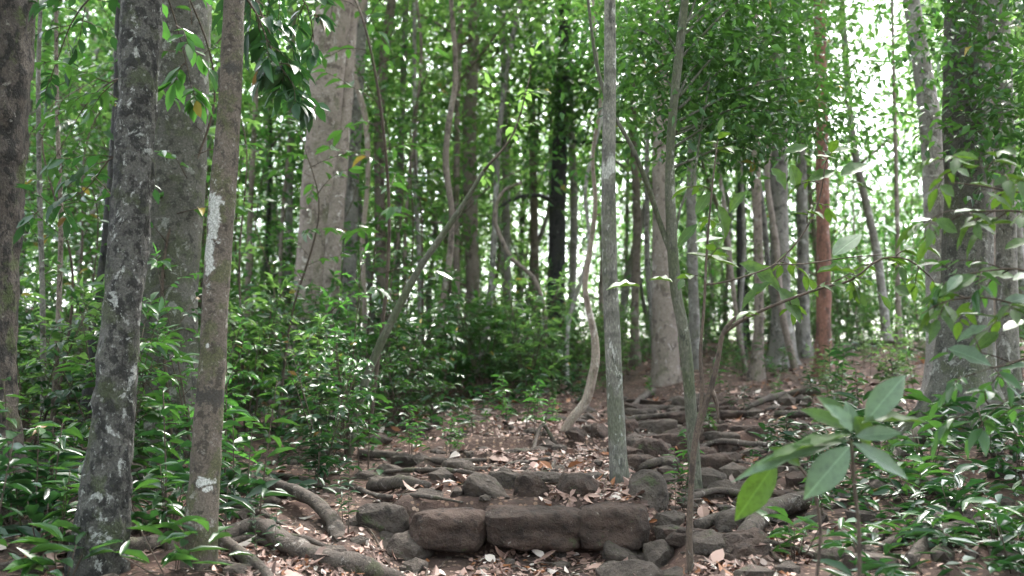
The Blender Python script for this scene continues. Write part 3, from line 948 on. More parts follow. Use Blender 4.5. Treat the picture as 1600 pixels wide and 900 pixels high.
# shrub reaching in from the right edge
Yr = 4.2
loc = np.array([2.35, Yr, g1(2.35, Yr)])
tr_ = thing('young_tree', 'broad-leaved young tree reaching in from the right edge of the picture', 'sapling', loc)
mb = MB()
mb.add(*tube([loc - UP * .1, P(1660, 700, Yr), P(1650, 560, Yr), P(1640, 440, Yr), P(1655, 300, Yr), P(1660, 150, Yr)], [.018, .016, .014, .012, .009, .006], 8, .08, .1))
mb.obj('stem', M['bark_twig'], tr_, loc)
for L in ([(1645, 500), (1600, 480), (1540, 465), (1480, 470), (1440, 490)], [(1642, 440), (1590, 420), (1530, 425), (1500, 430)], [(1650, 345), (1590, 330), (1530, 330), (1480, 330), (1450, 345)], [(1648, 560), (1600, 560), (1550, 575), (1520, 520)], [(1655, 300), (1590, 300), (1530, 290), (1480, 285)]):
    limb(tr_, loc, [P(a, b, Yr) for a, b in L], .006, .002, M['bark_twig'], 5)
big_leaves(BIG2, Yr, 'foliage', M['leaf_big'], tr_, loc, rng)
o = big_leaves(PALE2, Yr, 'foliage', M['leaf_pale'], tr_, loc, rng)
o['label'] = 'pale glossy leaves with sky sheen put into their colour'

for lim_, sd_ in (([(1645, 500), (1600, 480), (1540, 465), (1480, 470)], 1), ([(1642, 440), (1590, 420), (1530, 425), (1480, 440)], 2), ([(1650, 345), (1590, 330), (1530, 330), (1450, 345)], 3), ([(1648, 560), (1600, 560), (1550, 575), (1500, 590)], 4), ([(1655, 300), (1590, 280), (1530, 260), (1480, 250)], 5), ([(1655, 640), (1600, 620), (1550, 630), (1500, 650)], 6)):
    leafy_limb(tr_, loc, [P(a, b, Yr + .02) for a, b in lim_], .003, 320 + sd_, 6, .24, 4, .10, M['leaf_big' if sd_ % 2 else 'leaf_shrub'], .1, .3, T_MID, .42, .1)

# big-leaved seedling, right front
Ys = 3.7
loc = np.array([P(1343, 900, Ys)[0], Ys, 0])
loc[2] = g1(loc[0], loc[1])
ts = thing('seedling', 'large-leaved seedling holding a whorl of wide pale leaves on one dark stem', 'seedling', loc)
mb = MB()
mb.add(*tube([loc - UP * .05, P(1343, 960, Ys), P(1342, 830, Ys), P(1335, 760, Ys), P(1330, 688, Ys)], [.009, .008, .007, .0065, .006], 7, .06, .1))
mb.obj('stem', M['bark_twig'], ts, loc)
big_leaves([(1328, 688, 1165, 730, 24), (1327, 698, 1265, 768, 46), (1332, 692, 1416, 740, 26), (1336, 682, 1402, 674, 24), (1330, 676, 1302, 632, 26), (1333, 674, 1326, 630, 22), (1352, 660, 1408, 590, 40)], Ys, 'foliage', M['leaf_pale'], ts, loc, rng, (.5, .9), .05)
o = big_leaves([(1335, 650, 1362, 692, 32), (1330, 680, 1200, 706, 16), (1345, 662, 1440, 646, 14), (1320, 690, 1255, 690, 18), (1330, 670, 1262, 640, 24), (1335, 665, 1285, 620, 26)], Ys, 'foliage', M['leaf_big'], ts, loc, rng, (.4, .9), .05)
o['label'] = 'darker green leaves lit from behind'
Ys = 3.9
loc = np.array([P(1275, 900, Ys)[0], Ys, 0])
loc[2] = g1(loc[0], loc[1])
ts = thing('seedling', 'leaning seedling with one big drooping green leaf beside the stone path', 'seedling', loc)
mb = MB()
mb.add(*tube([loc - UP * .05, P(1275, 930, Ys), P(1282, 830, Ys), P(1272, 770, Ys), P(1250, 730, Ys), P(1212, 718, Ys)], [.007, .006, .006, .005, .005, .004], 6, .06, .1))
mb.obj('stem', M['bark_twig'], ts, loc)
big_leaves([(1213, 720, 1156, 806, 42), (1250, 728, 1215, 700, 20), (1272, 765, 1290, 740, 14)], Ys, 'foliage', M['leaf_big'], ts, loc, rng, (.8, .95), .02)

# T14 red trunk
t14, pts, rad, loc = hero('forest_tree', 'rust-red trunk with flaking bark at the far right side of the path', [(1286, 618, 27), (1287, 540, 23), (1287, 440, 22), (1286, 330, 21), (1284, 200, 20), (1282, 80, 19)], 13.2, M['bark_red'], 16, 13, .09, 7, flare=(.3, .25, 4), seed=19)
add_crown(t14, loc, pts[-1] - UP * 2.5, 2.0, 4, 40, 50, .14, M['leaf_canopy'], 114)
root_px(t14, loc, [(1280, 616, .05), (1230, 625, .08), (1180, 640, .05), (1150, 650, 0)], 16, 9)

# T15 big right trunk group
t15, pts, rad, loc = hero('forest_tree', 'massive grey trunk on the right with leafy climber high up', [(1500, 690, 118), (1504, 600, 82), (1510, 480, 72), (1512, 340, 72), (1511, 200, 70), (1509, 60, 66), (1507, 0, 64)], 8.2, M['bark_smooth_grey'], 32, 14, .06, 4, flute=(4, .06), flare=(.6, .35, 5), seed=20)
add_crown(t15, loc, pts[-1] - UP * 1.5, 2.8, 5.5, 60, 55, .15, M['leaf_canopy'], 115)
rng = np.random.default_rng(15)
c = [P(rng.uniform(1440, 1640), rng.uniform(-200, 210), rng.uniform(7.2, 8.0)) for _ in range(40)] + [P(rng.uniform(1560, 1660), rng.uniform(0, 300), rng.uniform(7.3, 7.9)) for _ in range(14)]
o = crown_mesh(rng, c, .22, 60, .085, .5, T_LOW, .8).obj('foliage', M['leaf_shrub'], t15, loc)
o['label'] = 'climber leaves covering the upper trunk'
root_px(t15, loc, [(1470, 690, .05), (1430, 700, .1), (1390, 730, .03), (1350, 745, 0)], 36, 18)
root_px(t15, loc, [(1440, 760, .04), (1500, 800, .06), (1400, 860, .06), (1330, 880, 0)], 26, 18)
t, pts, rad, loc = hero('forest_tree', 'pale pinkish trunk just left of the massive grey trunk', [(1462, 660, 40), (1466, 560, 36), (1464, 450, 35), (1461, 330, 34), (1454, 200, 34), (1440, 100, 30), (1424, 0, 26)], 9.6, M['bark_pale'], 18, 13, .06, 5, seed=21)
add_crown(t, loc, pts[-1] - UP * 1., 1.8, 4, 35, 50, .14, M['leaf_canopy'], 116)
hero('forest_tree', 'dark grey trunk between the massive grey trunk and the right edge', [(1574, 680, 40), (1575, 560, 33), (1573, 400, 32), (1570, 250, 31), (1566, 100, 29), (1560, 0, 28)], 8.8, M['bark_grey'], 16, 13, .08, 5, seed=22)
hero('forest_tree', 'grey trunk joined at the root with the massive grey trunk, standing behind it', [(1546, 660, 36), (1545, 500, 26), (1543, 350, 25), (1541, 150, 24), (1540, 0, 23)], 9.2, M['bark_brown'], 14, 13, .08, 5, seed=23)

# more mid-distance trunks seen in the photo: (label, spec, Y, mat)
MID = [
    ('thick grey trunk with buttress foot behind the near crooked young tree', [(1222, 618, 42), (1222, 560, 33), (1221, 460, 31), (1217, 330, 30), (1216, 180, 28), (1216, 60, 26)], 14.5, 'bark_grey'),
    ('slim brown trunk just left of the thick buttressed grey trunk', [(1182, 632, 20), (1184, 560, 16), (1186, 450, 15), (1182, 300, 15), (1180, 150, 14)], 13.5, 'bark_brown'),
    ('grey trunk squeezed between the thick buttressed trunk and the rust-red trunk', [(1256, 600, 24), (1255, 500, 19), (1254, 350, 18), (1250, 200, 17)], 15.5, 'bark_grey'),
    ('pale thin trunk right behind the slim green-tinged forked trunk', [(1085, 600, 20), (1084, 480, 17), (1080, 330, 16), (1084, 150, 15)], 15.5, 'bark_pale'),
    ('dark slim trunk in the shade left of the thick buttressed grey trunk', [(1160, 600, 14), (1158, 480, 12), (1156, 350, 12), (1160, 200, 11)], 16.5, 'bark_dark'),
    ('thin pinkish stem alone before the bright gap at the far crest', [(1406, 590, 9), (1405, 530, 8), (1403, 460, 8), (1402, 350, 7)], 15, 'bark_pinkish'),
    ('pale thin trunk close beside the charcoal-dark trunk, on its right', [(893, 555, 14), (894, 450, 12), (897, 330, 12), (893, 200, 11)], 18, 'bark_pale'),
    ('pale slim trunk midway between the pinkish mid trunk and the charcoal-dark trunk', [(795, 545, 13), (793, 440, 12), (791, 330, 12), (788, 180, 11)], 18, 'bark_pale'),
    ('greyish trunk close beside the charcoal-dark trunk, on its left', [(838, 540, 15), (836, 440, 14), (834, 320, 13), (832, 200, 12)], 19, 'bark_brown'),
    ('light brown thin trunk just right of the central grey pole', [(993, 590, 15), (992, 480, 13), (995, 350, 13), (990, 200, 12)], 16, 'bark_brown'),
    ('thin pale trunk left of the fluted pinkish trunk, deep in the leaves', [(440, 600, 13), (448, 480, 12), (452, 330, 11), (455, 180, 10)], 16, 'bark_pale'),
    ('slender brown trunk between the white-patched slim trunk and the fluted trunk', [(383, 560, 10), (388, 430, 10), (392, 300, 9), (400, 150, 8)], 14, 'bark_brown'),
    ('thin grey sapling stem nearest the dark mottled trunk at the left edge', [(68, 600, 9), (66, 450, 8), (62, 300, 8), (60, 120, 7), (64, 0, 6)], 8, 'bark_grey'),
    ('thin brown sapling stem between the left-edge trunk and the lichen-blotched trunk', [(84, 640, 9), (92, 480, 8), (95, 330, 8), (90, 200, 7), (88, 60, 6)], 7.6, 'bark_brown'),
    ('slim grey trunk with peeling top just right of the slender reddish-brown trunk', [(622, 600, 13), (618, 480, 12), (622, 330, 11), (628, 180, 10), (634, 0, 10)], 17, 'bark_grey'),
    ('thin pale stem standing upright over the leaning bare sapling', [(655, 560, 9), (656, 430, 8), (650, 300, 8), (648, 160, 7)], 15, 'bark_pale'),
]
for k, (lab, spec, yy, mm) in enumerate(MID):
    t, pts, rad, loc = hero('slim_tree', lab, spec, yy, M[mm], 12, 10 if yy > 10 else 6.5, .09, 6, flare=(.5, .25, 4), seed=30 + k)
    tip = pts[-1]
    if yy > 10:
        add_crown(t, loc, tip - UP * 2.0, 1.5, 5, 30, 50, .13, M['leaf_canopy'], 130 + k)
    else:
        w, ls = MB(), Leafset()
        rg = np.random.default_rng(60 + k)
        spray(w, ls, np.array(pts[2:]), rad[2], rg, 22, .45, 8, .095, .42, .02, 6, .2, .2)
        w.obj('limb', M['bark_twig'], t, loc)
        m2 = MB()
        ls.into(m2, T_MID, rg)
        m2.obj('foliage', M['leaf_shrub'], t, loc)


# ------------------------------------------------------------------ stones of the path
def stone(name, label, c, size, mat, seed, p=4.0, lump=.12, rotz=0.0, tilt=0.0, cat='stone', group=None, sink=.0, facets=0):
    """a worn block: rounded box with an uneven surface, C is its bottom centre"""
    n = 30
    g = np.linspace(-1, 1, n)
    A, B = np.meshgrid(g, g)
    vs, fs, off = [], [], 0
    for ax in range(3):
        for s in (-1, 1):
            q = np.zeros((n * n, 3))
            q[:, ax] = s
            q[:, (ax + 1) % 3] = A.ravel() * s
            q[:, (ax + 2) % 3] = B.ravel()
            vs.append(q)
            ii, jj = np.meshgrid(np.arange(n - 1), np.arange(n - 1))
            a = (jj * n + ii).ravel() + off
            fs.append(np.stack([a, a + 1, a + 1 + n, a + n], 1))
            off += n * n
    v = np.concatenate(vs)
    f = np.concatenate(fs)
    _, first, inv = np.unique(np.round(v, 5), axis=0, return_index=True, return_inverse=True)
    v = v[first]
    f = inv.reshape(-1)[f]
    d = unit(v)
    r = (np.abs(d) ** p).sum(1) ** (-1 / p)
    v = d * r[:, None]
    sz = np.asarray(size, float) / 2
    v = v * sz
    nz = fbm(v[:, 0] * 6 + seed, v[:, 1] * 6, v[:, 2] * 6 - seed, 3)
    nz2 = fbm(v[:, 0] * 17 + seed, v[:, 1] * 17, v[:, 2] * 17, 4)
    v = v * (1 + lump * 2.2 * nz)[:, None] + d * (.05 * np.minimum(.3, sz.max()) * 4 * lump * 2 * nz2)[:, None]
    if facets:
        fr = np.random.default_rng(int(seed * 100))
        for _ in range(facets):
            nn = unit(fr.normal(0, 1, 3) * [1, 1, .9])
            lim = np.quantile(v @ nn, fr.uniform(.80, .95) if facets > 4 else fr.uniform(.955, .985))
            ex = np.clip(v @ nn - lim, 0, None)
            v = v - ex[:, None] * nn * .92
        v = v + unit(v) * (.012 * fbm(v[:, 0] * 30 + seed, v[:, 1] * 30, v[:, 2] * 30, 3))[:, None]
    ca, sa = math.cos(rotz), math.sin(rotz)
    ct, st = math.cos(tilt), math.sin(tilt)
    v = np.stack([v[:, 0] * ct + v[:, 2] * st, v[:, 1], -v[:, 0] * st + v[:, 2] * ct], 1)
    v = np.stack([v[:, 0] * ca - v[:, 1] * sa, v[:, 0] * sa + v[:, 1] * ca, v[:, 2]], 1)
    c = np.asarray(c, float)
    mb = MB()
    mb.add(v + c + UP * (sz[2] - sink), f)
    return tag(mb.obj(name, mat, None, c), label, cat, group)


def stone_px(label, x0, x1, ytop, ybot, depth, seed, mat='stone', p=4.0, lump=.12, rotz=0., tilt=0., name='step_stone', cat='stone', group=None, facets=5):
    g = gp((x0 + x1) / 2, ybot)
    yy = g[1] + .02
    w = (x1 - x0) / 1600 * yy * 1.05
    h = (ybot - ytop) / 1600 * yy
    c = np.array([P((x0 + x1) / 2, ybot, yy)[0], yy + depth / 2, P(800, ybot, yy)[2] - .06])
    return stone(name, label, c, (w, depth, h + .06), M[mat], seed, p, lump, rotz, tilt, cat, group, 0., facets)


for lab, x0, x1, yt, sd, p_ in (('rounded reddish block forming the left end of the big stone step', 634, 758, 800, 1.1, 3.2), ('long reddish block in the middle of the big stone step', 758, 908, 798, 2.7, 4.2), ('squarish block forming the right end of the big stone step', 908, 1020, 793, 5.2, 4.6)):
    yy = 5.93
    zt, zb = P(800, yt, yy)[2], P(800, 864, yy)[2]
    stone('step_stone', lab, (P((x0 + x1) / 2, 800, yy)[0], yy + .21, zb), ((x1 - x0) / 1600 * yy * .995, .42, zt - zb), M['stone'], sd, p_ * 1.4, .12, .04 * math.sin(sd), .03 * math.sin(3 * sd), 'stone', None, 0., 4)
stone_px('smooth rounded boulder leaning behind the foot of the central pole trunk', 984, 1048, 738, 806, .34, 4.4, 'rock', 2.4, .1, name='boulder', cat='boulder')
ROCKS = [
    ('mossy low rock in the second row, left of the middle', 718, 800, 745, 784, 'rock'), ('dark low block in the second row behind the big step', 796, 864, 742, 780, 'stone'),
    ('flat smooth rock between the second row and the central pole trunk', 862, 944, 748, 786, 'stone'), ('dark rounded rock, the left one of the pair up the path', 888, 926, 668, 698, 'stone'),
    ('dark rounded rock, the right one of the pair up the path', 924, 956, 664, 694, 'stone'), ('angular grey rock at the left foot of the big stone step', 604, 676, 836, 884, 'rock'),
    ('jagged dark rock heap piece above the angular grey rock', 556, 634, 790, 838, 'rock'), ('low lumpy rock at the right foot of the big stone step', 938, 1008, 842, 882, 'rock'),
    ('small rough rock beside the thin crooked young tree base', 1006, 1060, 850, 892, 'rock'), ('broad flat rock at the lower edge, right of the litter', 930, 1040, 878, 925, 'rock'),
    ('lumpy rock on the right flank near the big step', 1020, 1075, 800, 838, 'rock'), ('dark square rock with pale top right of the boulder', 1085, 1140, 735, 776, 'rock'),
    ('round rock in the third row right of the central pole trunk', 990, 1060, 690, 722, 'stone'), ('flat rock in the fourth row right of the central pole trunk', 985, 1050, 655, 680, 'stone'),
    ('long low stone crossing the path near its top', 960, 1040, 632, 652, 'stone'), ('reddish block on the right of the upper path', 1060, 1130, 700, 730, 'stone'),
    ('small dark rock among roots right of the forked green trunk', 1110, 1175, 750, 782, 'rock'), ('worn step block below the pale spreading-foot trunk', 1040, 1110, 668, 694, 'stone'),
    ('mossy stump-like rock left of the second row', 640, 690, 768, 798, 'rock'), ('half-buried rock at the path edge under the shrubs', 690, 740, 715, 742, 'rock'),
    ('small pointed rock touching the left end of the big step', 580, 632, 838, 868, 'rock'), ('rough grey rock under the big drooping leaf', 1130, 1200, 800, 836, 'rock'),
    ('flat dark stone below the row of roots on the right', 1090, 1150, 838, 872, 'rock'), ('low flat step stone leading up beside the pair of rounded rocks', 952, 1010, 700, 722, 'stone'),
]
for k, (lab, x0, x1, yt, yb, mm) in enumerate(ROCKS):
    stone_px(lab, x0, x1, yt, yb, .26 + .05 * (k % 3), 10.3 + 3.7 * k, mm, 2.6 + .3 * (k % 4), .17, .25 * math.sin(k * 2.1), .12 * math.sin(k * 3.3), 'rock', 'rock', None, 9)

BEDDED = []
_rg = np.random.default_rng(919)
_rows = [(776, 1050, 1270), (752, 1040, 1260), (728, 985, 1250), (706, 975, 1230), (687, 962, 1205), (670, 958, 1180), (655, 955, 1160), (642, 965, 1150), (630, 975, 1130)]
_nth = ['first', 'second', 'third', 'fourth', 'fifth', 'sixth', 'seventh', 'eighth', 'ninth', 'tenth']
for r_, (py, xa, xb) in enumerate(_rows):
    px, n_ = xa + _rg.uniform(-8, 8), 0
    while px < xb:
        g = gp(px, py)
        k_ = 1600 / g[1]
        w = _rg.uniform(.16, .52) * (1 if r_ < 6 else 1.3)
        wp = w * k_
        g = gp(px + wp / 2, py + _rg.uniform(-5, 5))
        hh = _rg.uniform(.10, .17)
        stone('step_stone', f'worn step stone, {_nth[n_]} from left in {_nth[r_]} row above the big step', g - UP * .07 + [0, .06, 0], (w, _rg.uniform(.2, .34), hh), M['stone' if (r_ + n_) % 3 else 'rock'], 200 + r_ * 11.3 + n_ * 2.9, 4.0, .13, _rg.uniform(-.12, .12), _rg.uniform(-.07, .07), 'stone', 'step stones of the upper path', 0., 6)
        px += wp * _rg.uniform(.95, 1.3)
        n_ += 1
for k in range(26):
    for _ in range(40):
        px, py = _rg.uniform(560, 1010), _rg.uniform(690, 860)
        if k % 3 == 0:
            px, py = _rg.uniform(1040, 1260), _rg.uniform(790, 880)
        if not (615 < px < 1030 and 765 < py < 872):
            break
    g = gp(px, py)
    w = _rg.uniform(.10, .26)
    o = stone('bedded_stone', '', g - UP * .05, (w * _rg.uniform(1.0, 2.0), w * _rg.uniform(.6, 1), w * _rg.uniform(.4, .6)), M['rock' if k % 3 else 'stone'], 60 + k * 1.7, 3.2, .16, _rg.uniform(-.5, .5), _rg.uniform(-.15, .15), 'stone', 'rough stones bedded in the path', 0., 9)
    BEDDED.append((o, px))

# small rubble: nobody could count it
mb = MB()
rng = np.random.default_rng(31)
ico_v = unit(np.array([[0, 0, 1], [.9, 0, .45], [.28, .85, .45], [-.72, .53, .45], [-.72, -.53, .45], [.28, -.85, .45], [.72, .53, -.45], [-.28, .85, -.45], [-.9, 0, -.45], [-.28, -.85, -.45], [.72, -.53, -.45], [0, 0, -1.0]]))
ico_f = np.array([(0, 1, 2), (0, 2, 3), (0, 3, 4), (0, 4, 5), (0, 5, 1), (1, 6, 2), (2, 7, 3), (3, 8, 4), (4, 9, 5), (5, 10, 1), (6, 7, 2), (7, 8, 3), (8, 9, 4), (9, 10, 5), (10, 6, 1), (11, 7, 6), (11, 8, 7), (11, 9, 8), (11, 10, 9), (11, 6, 10)])
for k in range(750):
    x, y = (rng.uniform(-2.2, 3.5), rng.uniform(4.4, 11)) if k % 3 else (rng.uniform(.6, 3.0), rng.uniform(5, 12))
    s = abs(rng.normal(.025, .028)) + .012
    v = ico_v * (1 + rng.normal(0, .18, (12, 1))) * s * np.array([1.3, 1, .7])
    a = rng.uniform(0, 6.28)
    v = np.stack([v[:, 0] * math.cos(a) - v[:, 1] * math.sin(a), v[:, 0] * math.sin(a) + v[:, 1] * math.cos(a), v[:, 2]], 1)
    mb.add(v + [x, y, g1(x, y) + s * .15], ico_f)
tag(mb.obj('rubble', M['rock'], smooth=False), kind='stuff')

# exposed roots lying across the path: (label, pixels, width px)
ROOTS = [
    ('thick reddish root sloping down to the lower right corner of the path', [(1255, 800, .08), (1215, 815, .1), (1175, 845, .06), (1140, 880, -.03)], 40, 26),
    ('long thin root crossing left of the second row of rocks', [(590, 745, .03), (650, 742, .04), (720, 745, .04), (780, 748, .0)], 9, 8),
    ('banded log-like root lying left of the second row of rocks', [(580, 765, .03), (630, 764, .05), (675, 766, .03)], 22, 16),
    ('straight root running right under the big drooping leaf', [(1060, 790, .02), (1120, 778, .05), (1180, 785, .05), (1250, 770, .0)], 14, 10),
    ('twin-ridged root right of the forked green trunk base', [(1090, 830, .03), (1150, 812, .05), (1210, 800, .04), (1260, 790, 0)], 15, 10),
    ('pale root arching below the thick reddish root', [(1100, 872, .02), (1150, 862, .05), (1230, 862, .03), (1290, 880, 0)], 13, 10),
    ('root ridge across the path by the forked green trunk', [(985, 735, .0), (1040, 728, .04), (1100, 722, .05), (1170, 728, .0)], 13, 10),
    ('root ridge across the upper path below the pale spreading trunk', [(975, 660, .02), (1040, 655, .04), (1110, 655, .04), (1170, 650, 0)], 10, 8),
    ('root ridge nearest the crest of the path', [(980, 640, .02), (1050, 642, .04), (1110, 640, .03)], 8, 6),
    ('forked grey root beside the big drooping leaf', [(1075, 712, .02), (1120, 700, .05), (1180, 705, .05), (1240, 690, 0)], 12, 9),
    ('slender root curling toward the massive grey trunk', [(1210, 650, .02), (1280, 655, .05), (1340, 670, .05), (1420, 660, .02)], 10, 8),
    ('dark fallen branch at the far right crest', [(1290, 560, .08), (1340, 548, .1), (1400, 545, .1), (1450, 552, .05)], 12, 8),
    ('grey root in shade at the lower right corner', [(1420, 890, .03), (1470, 850, .06), (1530, 830, .05), (1600, 815, .02)], 22, 16),
    ('thin root beside the left block of the big step', [(560, 770, .02), (600, 785, .04), (660, 782, .03), (720, 786, 0)], 10, 7),
    ('curved root emerging under the shrubs on the left path edge', [(560, 715, .03), (620, 722, .05), (690, 728, .04), (760, 722, 0)], 11, 8),
]
for k, (lab, pxs, w0, w1) in enumerate(ROOTS):
    p = gpts(pxs)
    c = p[0].copy()
    mb = MB()
    mb.add(*tube(p, np.linspace(w0, w1, len(p)) / 3200 * p[:, 1].mean() * np.append(np.ones(len(p) - 1), .5), 10, .04, .26, 11, (2, .12), seed=k * 3.1, wob=.03))
    tag(mb.obj('exposed_root' if 'branch' not in lab else 'fallen_branch', M['bark_root'], None, c), lab, 'root' if 'branch' not in lab else 'branch')


# ------------------------------------------------------------------ understory plants
def proto_shrub(seed, kind):
    """-> (stem MB, leaf MB, template) at the origin"""
    rng = np.random.default_rng(seed)
    w, ls = MB(), Leafset()
    if kind == 'bush':
        for k in range(rng.integers(4, 7)):
            az = rng.uniform(0, 6.28)
            le = rng.uniform(.15, .45)
            h = rng.uniform(.6, 1.15)
            pts = [np.zeros(3), np.array([math.cos(az) * le * .4, math.sin(az) * le * .4, h * .5]), np.array([math.cos(az) * le, math.sin(az) * le, h])]
            spray(w, ls, pts, .006, rng, 10, .28, 7, (.085, .062, .072, .055, .10)[seed % 5], (.40, .5, .32, .45, .36)[seed % 5], .12, 5, .2, .25, .0022)
    elif kind == 'seedling':
        for k in range(rng.integers(2, 4)):
            az = rng.uniform(0, 6.28)
            h = rng.uniform(.45, .95)
            r = rng.uniform(0, .18)
            a = np.array([math.cos(az) * r, math.sin(az) * r, 0])
            pts = [a, a * 1.3 + UP * h * .5, a * 1.7 + UP * h]
            w.add(*tube(pts, [.006, .005, .003], 5, .12))
            n = rng.integers(11, 18)
            for j in range(n):
                t = .3 + .7 * (j + 1) / n
                b = np.array(pts[0]) + (np.array(pts[2]) - pts[0]) * t
                aa = j * 2.4 + rng.normal(0, .3)
                d = np.array([math.cos(aa), math.sin(aa), rng.uniform(-.35, .55)])
                L = rng.uniform(.09, .21)
                ls.add(b, d, UP + rng.normal(0, .3, 3), L, L * rng.uniform(.24, .38))
    elif kind == 'sapling':
        h = rng.uniform(2.2, 3.8)
        pts = [np.zeros(3), np.array([rng.normal(0, .08), rng.normal(0, .08), h * .4]), np.array([rng.normal(0, .2), rng.normal(0, .2), h * .75]), np.array([rng.normal(0, .35), rng.normal(0, .35), h])]
        spray(w, ls, pts, .013, rng, 20, .55, 7, .11, .42, .2, 6, .22, .2, .003)
    else:  # strappy ground plant
        for k in range(26):
            aa = rng.uniform(0, 6.28)
            b = np.array([rng.normal(0, .1), rng.normal(0, .1), rng.uniform(.05, .28)])
            L = rng.uniform(.12, .24)
            ls.add(b, np.array([math.cos(aa), math.sin(aa), rng.uniform(-.1, .8)]), UP + rng.normal(0, .3, 3), L, L * rng.uniform(.2, .34))
            if k % 4 == 0:
                w.add(*tube([np.array([b[0] * .3, b[1] * .3, 0]), b], [.004, .003], 4, .1))
    m2 = MB()
    ls.into(m2, T_MID, rng, (.3, 1.9))
    return w, m2


PROTO = {}
for kind, n, mats in (('bush', 5, ['leaf_shrub', 'leaf_canopy', 'leaf_dark', 'leaf_shrub', 'leaf_fresh']), ('seedling', 5, ['leaf_shrub', 'leaf_dark', 'leaf_fresh']), ('sapling', 4, ['leaf_shrub', 'leaf_fresh', 'leaf_canopy']), ('ground_plant', 4, ['leaf_shrub', 'leaf_dark'])):
    PROTO[kind] = []
    for k in range(n):
        w, m2 = proto_shrub(900 + 16 * k + len(kind), kind)
        PROTO[kind].append((w.mesh('stem', M['bark_twig']), m2.mesh('foliage', M[mats[k % len(mats)]], smooth=True)))

ANCH = [(0, 'left-edge mottled trunk'), (185, 'lichen-blotched trunk'), (262, 'broad smooth grey trunk'), (330, 'white-patched slim trunk'), (490, 'fluted pinkish trunk'), (597, 'slender reddish trunk'), (737, 'pinkish mid trunk'), (869, 'charcoal-dark trunk'),
        (957, 'central grey pole'), (1040, 'pale spreading-foot trunk'), (1130, 'crooked young tree'), (1222, 'buttressed grey trunk'), (1287, 'rust-red trunk'), (1462, 'pale leaning trunk'), (1510, 'massive grey trunk'), (1600, 'right edge trunk')]
ORD = ['first', 'second', 'third', 'fourth', 'fifth', 'sixth', 'seventh', 'eighth', 'ninth', 'tenth', 'eleventh', 'twelfth', 'thirteenth', 'fourteenth', 'fifteenth', 'sixteenth', 'seventeenth', 'eighteenth', 'nineteenth', 'twentieth']
PENDING = [(o, px, 'rough bedded stone') for o, px in BEDDED]   # (object, px, description) -> labels written at the end


def put(name, protos, k, x, y, s, az, desc, cat, group, names=('stem', 'foliage'), zoff=-.02, girth=1.0, nm0=None):
    loc = (x, y, g1(x, y) + zoff)
    t = thing(name, '', cat, loc, group)
    t.rotation_euler = (0, 0, az) if nm0 is None else (nm0 * math.cos(az * 3), nm0 * math.sin(az * 5), az)
    t.scale = (s, s, s)
    for nm, me in zip(names, protos[k]):
        o = bpy.data.objects.new(nm, me)
        COL.objects.link(o)
        o.parent = t
        if nm == 'trunk':
            o.scale = (girth, girth, 1)
    PENDING.append((t, to_px((x, y, loc[2] + 1.0))[0], desc))
    return t


rng = np.random.default_rng(404)


def left_edge(y):
    """the undergrowth's border towards the path"""
    return np.interp(y, [5.2, 6, 7, 8, 9, 10, 12, 14, 16], [-1.9, -1.75, -1.2, -1.0, -.6, -.15, .35, .8, 1.15])


def scatter(n, x0, x1, y0, y1, mind, ok):
    pts = []
    for _ in range(n * 60):
        if len(pts) >= n:
            break
        x, y = rng.uniform(x0, x1), rng.uniform(y0, y1)
        if not ok(x, y) or abs(x) > .56 * y + .4:
            continue
        if all((x - a) ** 2 + (y - b) ** 2 > mind ** 2 for a, b in pts):
            pts.append((x, y))
    return pts


GL = 'shrubs in the undergrowth left of the path'
clear = lambda x, y: not (y < 6.4 and x > -2.6 and x < -1.2)
for x, y in scatter(80, -8, 1, 6.3, 16.5, .42, lambda x, y: x < left_edge(y) - .1):
    put('shrub', PROTO['bush'], rng.integers(5), x, y, rng.uniform(.9, 1.4), rng.uniform(0, 6.28), 'bushy small-leaved shrub', 'shrub', GL)
for x, y in scatter(52, -7, 1, 5.5, 13, .38, lambda x, y: x < left_edge(y) + .25 and (y > 6.3 or x < -2.2)):
    put('seedling', PROTO['seedling'], rng.integers(5), x, y, rng.uniform(.75, 1.2), rng.uniform(0, 6.28), 'long-leaved seedling clump', 'seedling', 'seedlings left of the path')
for x, y in scatter(46, -9, -1, 8, 17, .75, lambda x, y: x < left_edge(y) - .7 and not (450 < to_px((x, y, 2.5))[0] < 565 and y < 12.6)):
    put('sapling', PROTO['sapling'], rng.integers(4), x, y, rng.uniform(.8, 1.6), rng.uniform(0, 6.28), 'leafy thin sapling', 'sapling', 'saplings left of the path')
for x, y in [(-2.75, 4.9), (-2.35, 5.35), (-1.82, 5.75), (-2.95, 5.5), (-2.6, 5.75), (-1.62, 6.2), (-1.95, 6.25), (-2.5, 4.75), (-3.2, 5.9), (-1.75, 5.5)]:
    put('seedling', PROTO['seedling'], (0, 1, 3, 4)[rng.integers(4)], x, y, rng.uniform(.7, 1.05), rng.uniform(0, 6.28), 'broad-leaved seedling in front', 'seedling', 'seedlings left of the path')
for x, y in scatter(16, -3.4, -1.55, 4.5, 6.6, .3, lambda x, y: not (abs(x + 1.9) < .22 and y < 5.6)):
    put('ground_plant', PROTO['ground_plant'], rng.integers(4), x, y, rng.uniform(.8, 1.3), rng.uniform(0, 6.28), 'strappy low plant in front', 'plant', 'low plants left of the path')
for x, y in scatter(26, -1.0, 2.0, 12, 17, .45, lambda x, y: x < .25 + (y - 12) * .2 and not (1.2 < x and y < 14)):
    put('shrub', PROTO['bush'], (1, 4, 3)[rng.integers(3)], x, y, rng.uniform(.6, 1.0), rng.uniform(0, 6.28), 'bushy shrub up the slope', 'shrub', 'shrubs near the crest')
